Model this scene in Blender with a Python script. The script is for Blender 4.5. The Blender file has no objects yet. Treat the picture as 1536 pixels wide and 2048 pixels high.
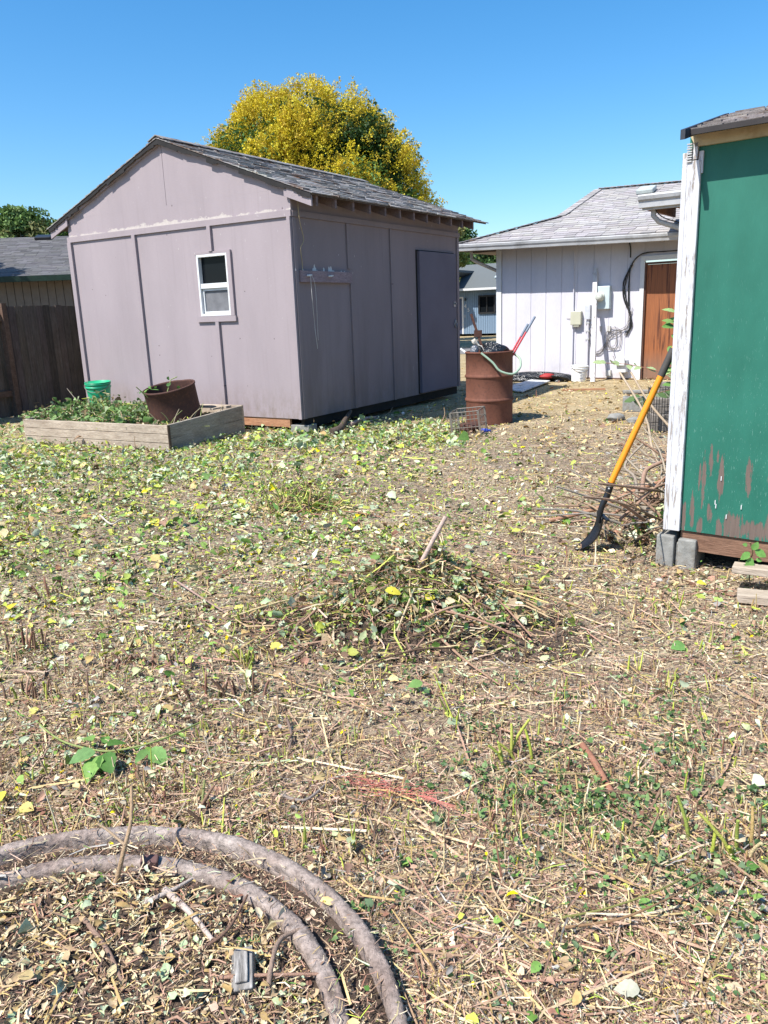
import bpy, math, random
import numpy as np
from math import sin, cos, pi, radians, sqrt, atan2, hypot
from mathutils import Vector, Matrix
random.seed(7)
rng = np.random.default_rng(11)
C = bpy.context.scene.collection
SC = bpy.context.scene

# ------------------------------------------------------------------ camera
PITCH, ROLL, FPX, CH = .2491, -.037, 1570.0, 1.4
_f = Vector((0, cos(PITCH), -sin(PITCH))); _r = Vector((1, 0, 0)); _u = _r.cross(_f)
CR = _r * cos(ROLL) + _u * sin(ROLL); CU = -_r * sin(ROLL) + _u * cos(ROLL)
cam = bpy.data.cameras.new('camera'); camo = bpy.data.objects.new('camera', cam); C.objects.link(camo)
M = Matrix.Identity(4)
for i in range(3):
    M[i][0] = CR[i]; M[i][1] = CU[i]; M[i][2] = -_f[i]
M[2][3] = CH
camo.matrix_world = M
cam.sensor_fit = 'VERTICAL'; cam.sensor_height = 36; cam.lens = FPX / 2048 * 36
cam.clip_start = .05; cam.clip_end = 2000
SC.camera = camo

def ray(px, py):
    return _f + CR * ((px - 768) / FPX) - CU * ((py - 1024) / FPX)
def G(px, py, z=0.0):                       # point of the ground seen at a pixel of the photo
    d = ray(px, py); return Vector((0, 0, CH)) + d * ((z - CH) / d.z)
def atY(px, py, Y):
    d = ray(px, py); return Vector((0, 0, CH)) + d * (Y / d.y)

# ------------------------------------------------------------------ world, sun, exposure
SUN = Vector((.487, .329, -.809)).normalized()      # direction the light travels
w = bpy.data.worlds.new('World'); SC.world = w; w.use_nodes = True
nt = w.node_tree; bg = nt.nodes['Background']
sky = nt.nodes.new('ShaderNodeTexSky'); sky.sky_type = 'NISHITA'; sky.sun_disc = False
sky.sun_elevation = math.asin(-SUN.z); sky.sun_rotation = atan2(-SUN.x, -SUN.y)
sky.altitude = 60; sky.air_density = 1.0; sky.dust_density = .9; sky.ozone_density = 4.0
hs = nt.nodes.new('ShaderNodeHueSaturation'); hs.inputs['Saturation'].default_value = 1.32; hs.inputs['Hue'].default_value = .496; hs.inputs['Value'].default_value = 1.1; nt.links.new(sky.outputs[0], hs.inputs['Color'])
nt.links.new(hs.outputs[0], bg.inputs[0]); bg.inputs[1].default_value = .12
sl = bpy.data.lights.new('sun', 'SUN'); sl.energy = 5.0; sl.angle = radians(.5); sl.color = (1, .965, .90)
slo = bpy.data.objects.new('sun', sl); C.objects.link(slo)
slo.rotation_euler = SUN.to_track_quat('-Z', 'Y').to_euler()
SC.view_settings.view_transform = 'Standard'; SC.view_settings.look = 'None'
SC.view_settings.exposure = .65; SC.view_settings.gamma = 1
SC.cycles.max_bounces = 6; SC.cycles.diffuse_bounces = 3

# ------------------------------------------------------------------ helpers
def tag(o, label=None, cat=None, group=None, kind=None):
    if label: o['label'] = label
    if cat: o['category'] = cat
    if group: o['group'] = group
    if kind: o['kind'] = kind
    return o
def empty(name, loc=(0, 0, 0), rz=0, label=None, cat=None, group=None):
    o = bpy.data.objects.new(name, None); C.objects.link(o); o.location = loc; o.rotation_euler = (0, 0, rz)
    o.empty_display_size = .1
    return tag(o, label, cat, group)

class MB:
    """collects faces; build() links them as one mesh object"""
    def __init__(s): s.v = []; s.f = []; s.c = []; s.m = []; s.sm = []
    def face(s, pts, col=(1, 1, 1), mi=0, smooth=False):
        b = len(s.v); s.v.extend([tuple(p) for p in pts]); s.f.append(tuple(range(b, b + len(pts)))); s.c.append(col); s.m.append(mi); s.sm.append(smooth)
    def grid(s, rows, col=(1, 1, 1), mi=0, smooth=True, closed=False):
        b = len(s.v); n = len(rows[0])
        for r in rows: s.v.extend([tuple(p) for p in r])
        for i in range(len(rows) - 1):
            for j in range(n if closed else n - 1):
                k = (j + 1) % n
                s.f.append((b + i * n + j, b + i * n + k, b + (i + 1) * n + k, b + (i + 1) * n + j)); s.c.append(col); s.m.append(mi); s.sm.append(smooth)
    def box(s, a, b, col=(1, 1, 1), mi=0, M=None):
        x0, y0, z0 = a; x1, y1, z1 = b
        p = [Vector(q) for q in ((x0,y0,z0),(x1,y0,z0),(x1,y1,z0),(x0,y1,z0),(x0,y0,z1),(x1,y0,z1),(x1,y1,z1),(x0,y1,z1))]
        if M is not None: p = [M @ q for q in p]
        s.hexa(p, col, mi)
    def hexa(s, p, col=(1, 1, 1), mi=0):
        b = len(s.v); s.v.extend([tuple(q) for q in p])
        for q in ((0,3,2,1),(4,5,6,7),(0,1,5,4),(1,2,6,5),(2,3,7,6),(3,0,4,7)):
            s.f.append(tuple(b + k for k in q)); s.c.append(col); s.m.append(mi); s.sm.append(False)
    def beam(s, p0, p1, w, t, up=(0, 0, 1), col=(1, 1, 1), mi=0):
        p0 = Vector(p0); p1 = Vector(p1); d = (p1 - p0).normalized(); sd = d.cross(Vector(up)).normalized(); u = sd.cross(d)
        a, c_ = sd * w / 2, u * t / 2
        s.hexa([p0 - a - c_, p0 + a - c_, p1 + a - c_, p1 - a - c_, p0 - a + c_, p0 + a + c_, p1 + a + c_, p1 - a + c_], col, mi)
    def tube(s, pts, r, n=8, col=(1, 1, 1), mi=0, cap=True, smooth=True, spline=0):
        pts = [Vector(p) for p in pts]
        if not hasattr(r, '__len__'): r = [r] * len(pts)
        if spline: pts, r = smooth_path(pts, r, spline)
        rows = []; prev = None
        for i, p in enumerate(pts):
            d = (pts[min(i + 1, len(pts) - 1)] - pts[max(i - 1, 0)]).normalized()
            if prev is None:
                a = d.orthogonal().normalized()
            else:
                a = (prev - d * prev.dot(d))
                a = a.normalized() if a.length > 1e-6 else d.orthogonal().normalized()
            prev = a; b2 = d.cross(a)
            rows.append([p + (a * cos(2 * pi * k / n) + b2 * sin(2 * pi * k / n)) * r[i] for k in range(n)])
        s.grid(rows, col, mi, smooth, closed=True)
        if cap:
            s.face(list(reversed(rows[0])), col, mi); s.face(rows[-1], col, mi)
    def lathe(s, prof, n=40, col=(1, 1, 1), mi=0, M=None, smooth=True, wob=None):
        rows = []
        for (r, z) in prof:
            row = []
            for k in range(n):
                a = 2 * pi * k / n; rr = r * (1 + (wob(a, z) if wob else 0))
                q = Vector((rr * cos(a), rr * sin(a), z)); row.append(M @ q if M is not None else q)
            rows.append(row)
        s.grid(rows, col, mi, smooth, closed=True)
    def build(s, name, mats, parent=None, loc=None, rot=None):
        me = bpy.data.meshes.new(name); me.from_pydata(s.v, [], s.f); me.update()
        if not isinstance(mats, (list, tuple)): mats = [mats]
        for m in mats: me.materials.append(m)
        if len(mats) > 1: me.polygons.foreach_set('material_index', s.m)
        me.polygons.foreach_set('use_smooth', s.sm)
        at = me.attributes.new('col', 'FLOAT_COLOR', 'FACE')
        at.data.foreach_set('color', np.c_[np.array(s.c, dtype=np.float32).reshape(-1, 3), np.ones(len(s.c), np.float32)].ravel())
        o = bpy.data.objects.new(name, me); C.objects.link(o)
        if parent: o.parent = parent
        if loc is not None: o.location = loc
        if rot is not None: o.rotation_euler = rot
        return o
def smooth_path(pts, r, k):
    P, R = [], []
    n = len(pts)
    for i in range(n - 1):
        p0, p1, p2, p3 = pts[max(i - 1, 0)], pts[i], pts[i + 1], pts[min(i + 2, n - 1)]
        for j in range(k):
            t = j / k
            P.append(.5 * ((2 * p1) + (p2 - p0) * t + (2 * p0 - 5 * p1 + 4 * p2 - p3) * t * t + (3 * p1 - p0 - 3 * p2 + p3) * t ** 3))
            R.append(r[i] + (r[i + 1] - r[i]) * t)
    P.append(pts[-1]); R.append(r[-1]); return P, R

def bevel(o, wd=.004, seg=2):
    m = o.modifiers.new('bevel', 'BEVEL'); m.width = wd; m.segments = seg; m.limit_method = 'ANGLE'; m.angle_limit = radians(40)
    return o

# ---- material building
class Mat:
    def __init__(s, name, rough=.8, spec=.3, metal=0):
        s.m = bpy.data.materials.new(name); s.m.use_nodes = True; s.t = s.m.node_tree; s.b = s.t.nodes['Principled BSDF']
        s.b.inputs['Roughness'].default_value = rough; s.b.inputs['Specular IOR Level'].default_value = spec; s.b.inputs['Metallic'].default_value = metal
        s.tc = None
    def nd(s, k, **kw):
        n = s.t.nodes.new(k)
        for a, v in kw.items(): setattr(n, a, v)
        return n
    def ln(s, a, b): s.t.links.new(a, b)
    def co(s, scale=(1, 1, 1), kind='Object', loc=(0, 0, 0)):
        if s.tc is None: s.tc = s.nd('ShaderNodeTexCoord')
        m = s.nd('ShaderNodeMapping'); m.inputs['Scale'].default_value = scale; m.inputs['Location'].default_value = loc; s.ln(s.tc.outputs[kind], m.inputs[0]); return m.outputs[0]
    def noise(s, co, sc=5, det=6, rough=.55, dist=0):
        n = s.nd('ShaderNodeTexNoise'); n.inputs['Scale'].default_value = sc; n.inputs['Detail'].default_value = det; n.inputs['Roughness'].default_value = rough; n.inputs['Distortion'].default_value = dist
        s.ln(co, n.inputs['Vector']); return n.outputs['Fac']
    def vor(s, co, sc=5, out='Distance', feat='F1'):
        n = s.nd('ShaderNodeTexVoronoi'); n.feature = feat; n.inputs['Scale'].default_value = sc; s.ln(co, n.inputs['Vector']); return n.outputs[out]
    def ramp(s, fac, stops):
        n = s.nd('ShaderNodeValToRGB'); e = n.color_ramp.elements
        while len(e) < len(stops): e.new(.5)
        for q, (p, c) in zip(e, stops):
            q.position = p; q.color = (c, c, c, 1) if not hasattr(c, '__len__') else (*c, 1)
        s.ln(fac, n.inputs[0]); return n.outputs[0]
    def mix(s, fac, a, b, mode='MIX'):
        n = s.nd('ShaderNodeMix'); n.data_type = 'RGBA'; n.blend_type = mode
        for v, i in ((fac, 0), (a, 6), (b, 7)):
            if isinstance(v, (int, float)): n.inputs[i].default_value = v if i == 0 else (v, v, v, 1)
            elif isinstance(v, (tuple, list)): n.inputs[i].default_value = (*v, 1)
            else: s.ln(v, n.inputs[i])
        return n.outputs[2]
    def math(s, op, a, b=0, clamp=False):
        n = s.nd('ShaderNodeMath'); n.operation = op; n.use_clamp = clamp
        for v, i in ((a, 0), (b, 1)):
            if isinstance(v, (int, float)): n.inputs[i].default_value = v
            else: s.ln(v, n.inputs[i])
        return n.outputs[0]
    def sep(s, co):
        n = s.nd('ShaderNodeSeparateXYZ'); s.ln(co, n.inputs[0]); return n.outputs
    def attr(s, name='col'):
        n = s.nd('ShaderNodeAttribute'); n.attribute_name = name; return n.outputs['Color']
    def base(s, c):
        if isinstance(c, (tuple, list)): s.b.inputs['Base Color'].default_value = (*c, 1)
        else: s.ln(c, s.b.inputs['Base Color'])
        return s
    def bump(s, h, strength=.3, dist=.01):
        n = s.nd('ShaderNodeBump'); n.inputs['Strength'].default_value = strength; n.inputs['Distance'].default_value = dist; s.ln(h, n.inputs['Height']); s.ln(n.outputs[0], s.b.inputs['Normal']); return s

def m_wood(name, ca, cb, stretch=(1, 1, 1), sc=6, rough=.85, bump=.5, usecol=True, crack=True):
    m = Mat(name, rough, .2)
    co = m.co(stretch)
    n1 = m.noise(co, sc, 8, .65, .3); n2 = m.noise(co, sc * 5, 6, .6); n3 = m.noise(m.co(), 2.2, 3)
    c = m.mix(m.ramp(n1, [(.3, 0), (.7, 1)]), ca, cb)
    c = m.mix(m.ramp(n2, [(.35, .45), (.62, 0)]), c, tuple(x * .35 for x in ca))
    c = m.mix(.5, c, m.ramp(n3, [(.3, .5), (.7, 1)]), 'MULTIPLY')
    if usecol: c = m.mix(1, c, m.attr(), 'MULTIPLY')
    m.base(c); m.bump(m.math('ADD', n1, n2), bump, .006)
    return m.m
def m_plain(name, col, rough=.6, spec=.4, metal=0, var=.25, sc=8, bump=.15, usecol=False, dirt=None):
    m = Mat(name, rough, spec, metal)
    n = m.noise(m.co(), sc, 6, .6)
    c = m.mix(m.ramp(n, [(.3, 0), (.7, 1)]), tuple(x * (1 - var) for x in col), tuple(min(1, x * (1 + var * .6)) for x in col))
    if dirt:
        c = m.mix(m.ramp(m.noise(m.co(), sc * .6, 8, .7), [(.5, 0), (.68, .8)]), c, dirt)
    if usecol: c = m.mix(1, c, m.attr(), 'MULTIPLY')
    m.base(c); m.bump(m.noise(m.co(), sc * 6, 4), bump, .003)
    return m.m

def m_col(name, rough=.75, spec=.25, trans=0, sc=60, var=.3):
    """colour of each piece comes from its own face colour"""
    m = Mat(name, rough, spec)
    n = m.noise(m.co(), sc, 4, .6)
    c = m.mix(1, m.attr(), m.ramp(n, [(.3, 1 - var), (.7, 1)]), 'MULTIPLY')
    m.base(c)
    if trans:
        tr = m.nd('ShaderNodeBsdfTranslucent'); mx = m.nd('ShaderNodeMixShader'); mx.inputs[0].default_value = trans
        m.ln(c, tr.inputs[0]); m.ln(m.b.outputs[0], mx.inputs[1]); m.ln(tr.outputs[0], mx.inputs[2])
        m.ln(mx.outputs[0], m.t.nodes['Material Output'].inputs[0])
    return m.m

# mauve shed paint (front, with nail pops, scuffs and a peeled band)
def shed_paint(name, base, peel=False, dark=False):
    m = Mat(name, .75, .25)
    co = m.co(); x, y, z = m.sep(co)[:]
    n = m.noise(m.co((1, 1, .35)), 1.6, 5, .6)
    c = m.mix(m.ramp(n, [(.3, 0), (.7, 1)]), tuple(v * .9 for v in base), tuple(v * 1.05 for v in base))
    fine = m.noise(m.co((6, 6, 90)), 3, 4, .6)
    c = m.mix(.35, c, m.ramp(fine, [(.35, .82), (.65, 1)]), 'MULTIPLY')
    dots = m.math('LESS_THAN', m.vor(m.co((1, .01, 1)), 4.5), .045)
    c = m.mix(m.math('MULTIPLY', dots, .75), c, (.10, .07, .08))
    scr = m.math('MULTIPLY', m.ramp(m.noise(m.co((34, 34, 7)), 1.6, 3, .5), [(.70, 0), (.73, 1)]), m.ramp(m.noise(m.co(loc=(3, 0, 1)), .8, 2), [(.5, 0), (.6, 1)]))
    c = m.mix(scr, c, (.55, .52, .5))
    if peel:
        band = m.math('MULTIPLY', m.math('GREATER_THAN', z, 2.55), m.math('LESS_THAN', z, 2.78))
        fal = m.math('SUBTRACT', 1, m.math('MULTIPLY', m.math('SUBTRACT', z, 2.565), 9), True)
        xm = m.ramp(m.math('ADD', m.math('MULTIPLY', m.math('ABSOLUTE', m.math('ADD', x, 2.0)), .5), 0), [(.05, 1), (.95, 0)])
        nn = m.noise(m.co((1, 1, 2.2)), 4.2, 8, .7)
        k = m.math('GREATER_THAN', m.math('ADD', m.math('MULTIPLY', fal, .42), m.math('ADD', nn, m.math('MULTIPLY', xm, .12))), .88)
        c = m.mix(m.math('MULTIPLY', k, band), c, m.mix(m.noise(co, 30, 5), (.55, .5, .46), (.38, .33, .3)))
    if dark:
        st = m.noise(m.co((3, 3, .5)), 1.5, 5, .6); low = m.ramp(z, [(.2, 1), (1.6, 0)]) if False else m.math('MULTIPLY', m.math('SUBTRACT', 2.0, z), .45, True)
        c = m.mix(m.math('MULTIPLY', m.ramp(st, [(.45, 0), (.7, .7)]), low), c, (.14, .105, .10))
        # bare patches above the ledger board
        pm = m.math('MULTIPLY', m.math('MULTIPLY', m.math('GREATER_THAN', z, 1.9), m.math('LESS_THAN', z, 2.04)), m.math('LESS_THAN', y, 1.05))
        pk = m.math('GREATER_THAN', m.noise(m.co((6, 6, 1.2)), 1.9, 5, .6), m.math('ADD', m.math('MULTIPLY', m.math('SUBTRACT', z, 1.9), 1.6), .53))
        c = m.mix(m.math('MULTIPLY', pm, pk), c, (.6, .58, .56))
    lowz = m.math('MULTIPLY', m.math('SUBTRACT', .62, z), 2.4, True)
    c = m.mix(m.math('MULTIPLY', lowz, m.ramp(m.noise(m.co((2, 2, 1)), 6, 8, .75), [(.42, 0), (.72, .85)])), c, (.19, .145, .115))
    drip = m.ramp(m.noise(m.co((14, 14, .5)), 1.3, 5, .6), [(.55, 0), (.75, .35)])
    c = m.mix(drip, c, tuple(v * .72 for v in base))
    m.base(c); m.bump(m.noise(m.co((8, 8, 60)), 4, 5), .3, .005)
    return m.m
MAUVE = (.345, .290, .303)
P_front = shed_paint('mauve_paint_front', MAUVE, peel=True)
P_side_shaded = shed_paint('mauve_paint_side_shaded', (.245, .20, .21), dark=True)  # front mauve darkened: shade put into the base colour, with stains over it
P_trim = shed_paint('mauve_paint_trim', (.34, .285, .298))
P_door = m_plain('blue_grey_paint', (.125, .112, .145), .7, .3, var=.12, sc=2, bump=.1)

def garage_paint():
    m = Mat('pale_lilac_paint', .7, .3)
    n = m.noise(m.co((1, 1, .4)), 2, 6, .6)
    c = m.mix(m.ramp(n, [(.3, 0), (.7, 1)]), (.56, .545, .60), (.65, .63, .68))
    c = m.mix(.5, c, m.ramp(m.noise(m.co((20, 20, 3)), 4, 4), [(.3, .85), (.6, 1)]), 'MULTIPLY')
    z = m.sep(m.co())[2]
    low = m.math('MULTIPLY', m.math('SUBTRACT', .35, z), 2.2, True)
    c = m.mix(m.math('MULTIPLY', low, m.ramp(m.noise(m.co(), 5, 6, .7), [(.4, 0), (.7, .8)])), c, (.33, .27, .22))
    m.base(c); m.bump(m.noise(m.co((30, 30, 3)), 3, 5), .25, .003); return m.m
P_gar = garage_paint()

def peeling_white():
    m = Mat('peeling_white_paint', .8, .2)
    n = m.noise(m.co((14, 14, 1.6)), 2.2, 8, .68); n2 = m.noise(m.co((60, 60, 2)), 2, 4)
    wood = m.mix(n2, (.20, .165, .14), (.42, .36, .32))
    k = m.ramp(n, [(.39, 0), (.43, 1)]); k2 = m.ramp(m.noise(m.co((40, 40, 3)), 3, 5, .7), [(.34, 0), (.39, 1)])
    c = m.mix(m.math('MULTIPLY', k, k2), wood, m.mix(m.noise(m.co(), 9, 5), (.45, .44, .46), (.66, .66, .67)))
    m.base(c); m.bump(m.math('MULTIPLY', k, k2), .5, .003); return m.m
P_peel = peeling_white()

def green_paint():
    m = Mat('peeling_green_paint', .6, .4)
    co = m.co(); x, y, z = m.sep(co)[:]
    n = m.noise(m.co((2, 2, 1)), 3, 5)
    c = m.mix(m.ramp(n, [(.3, 0), (.7, 1)]), (.013, .115, .078), (.021, .152, .106))
    # thin weathered scratches showing pale primer
    s1 = m.ramp(m.noise(m.co((420, 420, 22)), 1.0, 3, .6), [(.655, 0), (.68, 1)])
    dens = m.math('MULTIPLY', m.math('SUBTRACT', 1.75, z), .9, True)
    s1 = m.math('MULTIPLY', s1, dens)
    c = m.mix(s1, c, (.25, .42, .36))
    # bare wood patches, elongated, near the foot
    wood = m.mix(m.noise(m.co((90, 90, 3)), 2, 5, .6), (.085, .06, .05), (.20, .15, .125))
    wob = m.math('MULTIPLY', m.math('SUBTRACT', m.noise(m.co((34, 34, 5)), 1.6, 8, .75), .5), 9)
    wob = m.math('ADD', wob, .12)
    acc = None
    for (px, pz, rx, rz) in ((.175, .47, .011, .12), (.205, .585, .010, .07), (.262, .50, .014, .11), (.24, .61, .006, .03), (.395, .51, .015, .09), (.125, .30, .012, .09), (.085, .26, .010, .08), (.155, .5, .006, .06), (.215, .31, .012, .05), (.33, .25, .05, .07), (.45, .24, .09, .045), (.27, .22, .02, .05), (.52, .3, .02, .08), (.17, .23, .012, .05), (.5, .52, .012, .03)):
        dx = m.math('MULTIPLY', m.math('SUBTRACT', x, px), 1 / rx); dz = m.math('MULTIPLY', m.math('SUBTRACT', z, pz), 1 / rz)
        d = m.math('SUBTRACT', 1, m.math('ADD', m.math('MULTIPLY', dx, dx), m.math('MULTIPLY', dz, dz)))
        acc = d if acc is None else m.math('MAXIMUM', acc, d)
    k = m.math('GREATER_THAN', m.math('ADD', acc, wob), .05)
    k = m.math('MULTIPLY', k, m.math('LESS_THAN', z, .80))
    c = m.mix(k, c, wood)
    m.base(c); m.bump(m.math('SUBTRACT', m.noise(m.co((60, 60, 3)), 2, 5), m.math('MULTIPLY', k, .6)), .4, .004); return m.m
P_green = green_paint()

W_grey = m_wood('weathered_grey_wood', (.40, .31, .235), (.70, .59, .47), (1.2, 8, 8), 4)
W_greyY = m_wood('weathered_grey_wood_side', (.34, .29, .24), (.60, .55, .48), (8, 1.2, 8), 4)
W_fence = m_wood('weathered_fence_wood', (.11, .085, .07), (.21, .17, .15), (8, 8, .8), 3)
W_rail = m_wood('brown_fence_wood', (.14, .085, .06), (.24, .15, .11), (4, 4, 4), 4)
W_joist = m_wood('brown_joist_wood', (.19, .10, .065), (.36, .21, .14), (1, 8, 8), 4)
W_raw = m_wood('orange_raw_wood', (.42, .20, .11), (.60, .33, .19), (1, 8, 8), 4)
M_conc = m_plain('concrete', (.27, .265, .245), .9, .2, var=.35, sc=14, bump=.8, dirt=(.16, .13, .10))
M_white = m_plain('white_vinyl', (.66, .66, .66), .4, .5, var=.05)
M_soil = m_plain('dark_soil', (.09, .065, .05), .95, .1, var=.5, sc=20, bump=.9)
M_black = m_plain('black_plastic', (.02, .02, .022), .4, .5, var=.3)
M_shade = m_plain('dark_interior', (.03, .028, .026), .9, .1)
M_rubberblk = m_plain('black_cable', (.02, .02, .02), .5, .4)
M_wiregrey = m_plain('grey_wire', (.22, .20, .19), .6, .4)
M_leaf = m_col('leaf', .6, .3, .25)
M_litter = m_col('litter', .8, .2, 0, 90, .35)
M_bark = m_wood('bark', (.17, .13, .11), (.34, .28, .24), (6, 6, 6), 8)

def m_glass():
    m = Mat('dark_window_glass', .06, .08); m.base((.008, .010, .012)); return m.m
M_glass = m_glass()
def m_rust(name, a, b, c2, sc=5):
    m = Mat(name, .8, .25)
    n = m.noise(m.co((1, 1, .6)), sc, 8, .65); n2 = m.noise(m.co(), sc * 7, 5)
    c = m.mix(m.ramp(n, [(.3, 0), (.65, 1)]), a, b); c = m.mix(m.ramp(n2, [(.5, 0), (.72, .6)]), c, c2)
    m.base(c); m.bump(n2, .3, .002); return m.m
M_rust = m_rust('rusty_steel', (.115, .045, .030), (.185, .076, .05), (.075, .036, .028))
M_rustd = m_rust('dark_rusty_steel', (.055, .027, .022), (.092, .045, .036), (.16, .07, .04))

def m_shingle(name, base, rust=None):
    m = Mat(name, .95, .1)
    c = m.mix(1, m.attr(), base, 'MULTIPLY')
    n = m.noise(m.co(), 140, 3, .7)
    c = m.mix(.8, c, m.ramp(n, [(.35, .55), (.65, 1.0)]), 'MULTIPLY')
    if rust:
        k = m.ramp(m.noise(m.co((1, 1, 1)), 3.0, 9, .78), [(.50, 0), (.60, 1)])
        c = m.mix(k, c, rust)
    m.base(c); m.bump(n, .5, .003); return m.m
S_old = m_shingle('worn_grey_shingles', (.40, .385, .375), (.13, .075, .05))
S_gar = m_shingle('grey_shingles', (.42, .395, .39))
S_dark = m_shingle('dark_grey_shingles', (.16, .155, .16))
S_blue = m_shingle('blue_grey_shingles', (.15, .165, .168))
S_grn = m_shingle('worn_brown_shingles', (.40, .36, .34), (.14, .09, .06))

def shingles(mb, P0, U, V, width, length, expo=.14, tab=.3, th=.012, inside=None, jag=.012, lo=.7, seed=0):
    """courses of real overlapping tabs: U along the eave, V up the slope"""
    r = random.Random(seed); U = Vector(U).normalized(); V = Vector(V).normalized(); Nn = U.cross(V).normalized()
    if Nn.z < 0: Nn = -Nn
    rows = int(length / expo) + 1
    for i in range(rows):
        v0 = i * expo; v1 = min(length, v0 + expo * 1.25)
        if v0 >= length - .01: break
        u = -(i % 2) * tab / 2 - r.random() * .05
        while u < width:
            tw = tab * (.8 + .4 * r.random()); u0 = max(0, u); u1 = min(width, u + tw - .006)
            u += tw
            if u1 - u0 < .02: continue
            if inside and not inside((u0 + u1) / 2, v0 + expo / 2): continue
            j = r.uniform(-jag, jag) * (1 if i else .6); t = th * r.uniform(.7, 1.6)
            s = r.uniform(lo, 1.15); cc = (s, s * r.uniform(.97, 1.02), s * r.uniform(.95, 1.03))
            p = lambda a, b, h: Vector(P0) + U * a + V * b + Nn * h
            # bottom butt raised by t, top tucked under the next course
            mb.hexa([p(u0, v0 + j, 0), p(u1, v0 + j, 0), p(u1, v1, -.004), p(u0, v1, -.004), p(u0, v0 + j, t), p(u1, v0 + j, t), p(u1, v1, .001), p(u0, v1, .001)], cc)

# ------------------------------------------------------------------ ground
def hgt(x, y):
    return .012 * np.sin(x * 2.1 + .7) * np.sin(y * 1.7 + .3) + .008 * np.sin(x * 5.3 + y * 2.2) + .006 * np.sin(y * 6.1 - x * 3.7)
def soil_mat():
    m = Mat('soil_and_chaff', .95, .1)
    co = m.co(kind='Object')
    n1 = m.noise(co, .9, 4); n2 = m.noise(co, 9, 8, .7); n3 = m.noise(co, 70, 5, .7)
    v = m.vor(co, 85, 'Color'); vg = m.nd('ShaderNodeSeparateColor'); m.ln(v, vg.inputs[0])
    soil = m.mix(m.ramp(n2, [(.3, 0), (.7, 1)]), (.11, .078, .056), (.265, .20, .155))
    chaff = m.mix(vg.outputs[0], (.30, .22, .14), (.56, .46, .31))
    k = m.math('MULTIPLY', m.ramp(vg.outputs[1], [(.45, 0), (.5, 1)]), m.ramp(n1, [(.3, .35), (.6, .95)]))
    c = m.mix(k, soil, chaff)
    y = m.sep(co)[1]
    far = m.math('MULTIPLY', m.math('SUBTRACT', y, 8), .3, True)
    dry = m.mix(m.ramp(m.noise(co, 2.4, 8, .75), [(.35, 0), (.65, 1)]), (.36, .27, .15), (.56, .45, .27))
    c = m.mix(far, c, m.mix(.5, dry, m.ramp(n3, [(.3, .5), (.7, 1)]), 'MULTIPLY'))
    m.base(c); m.bump(m.math('ADD', n3, vg.outputs[2]), .8, .012); return m.m
M_ground = soil_mat()
def ground():
    xs = np.concatenate([[-900, -300, -100, -40, -20], np.arange(-8, 8.01, .08), [20, 40, 100, 300, 900]])
    ys = np.concatenate([[-900, -200, -40, -8, -2], np.arange(.4, 14.01, .08), [18, 26, 40, 70, 150, 400, 900]])
    X, Y = np.meshgrid(xs, ys); Z = hgt(X, Y)
    fade = np.clip((9 - np.abs(X)) / 2, 0, 1) * np.clip((15 - Y) / 2, 0, 1) * np.clip((Y + 1) / 1, 0, 1); Z = Z * fade
    nx, ny = len(xs), len(ys); V = np.c_[X.ravel(), Y.ravel(), Z.ravel()]
    i, j = np.meshgrid(np.arange(nx - 1), np.arange(ny - 1)); a = (j * nx + i).ravel()
    F = np.c_[a, a + 1, a + nx + 1, a + nx]
    me = bpy.data.meshes.new('ground'); me.from_pydata(V.tolist(), [], F.tolist()); me.polygons.foreach_set('use_smooth', [True] * len(F)); me.materials.append(M_ground)
    o = bpy.data.objects.new('ground', me); C.objects.link(o); tag(o, kind='structure')
ground()
mb = MB(); mb.face([(-2, 27, .012), (14, 22.5, .012), (15, 26.2, .012), (-2, 31, .012)])
tag(mb.build('path', m_plain('grey_asphalt', (.20, .19, .185), .95, .1, var=.2, sc=3, bump=.5)), kind='structure')
mb = MB(); mb.box((-25, 52, -.5), (45, 160, -.02)); 

def wframe(origin, yaw): return dict(loc=(origin[0], origin[1], 0), rz=-yaw)

# ------------------------------------------------------------------ mauve shed
SW, SL = 3.93, 4.22
shed = empty('shed', (-.9332, 9.4927, 0), -.5661, 'mauve painted plywood shed with gable front, small white window and worn shingle roof', 'shed')
EAV, RID, ZB = 2.80, 3.535, .18
mb = MB()
def yz(a): return a
# front wall as outline with window hole built from pieces
WX0, WX1, WZ0, WZ1 = -1.52, -1.005, 1.43, 2.17
T = .02
mb.box((-SW, 0, ZB), (WX0, T, 2.55)); mb.box((WX1, 0, ZB), (0, T, 2.55)); mb.box((WX0, 0, ZB), (WX1, T, WZ0)); mb.box((WX0, 0, WZ1), (WX1, T, 2.55))
mb.hexa([(-SW, 0, 2.55), (0, 0, 2.55), (0, T, 2.55), (-SW, T, 2.55), (-SW, 0, EAV), (0, 0, EAV), (0, T, EAV), (-SW, T, EAV)])
for (xa, xb, za, zb2) in ((-SW, -SW / 2 - .003, EAV, RID), (-SW / 2 + .003, 0, RID, EAV)):
    mb.hexa([(xa, 0, EAV - .001), (xb, 0, EAV - .001), (xb, T, EAV - .001), (xa, T, EAV - .001), (xa, 0, za), (xb, 0, zb2), (xb, T, zb2), (xa, T, za)])
mb.build('front_wall', P_front, shed)
mb = MB()
mb.box((-T, .022, ZB), (0, SL, EAV)); mb.build('side_wall', P_side_shaded, shed)
mb = MB()
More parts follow.
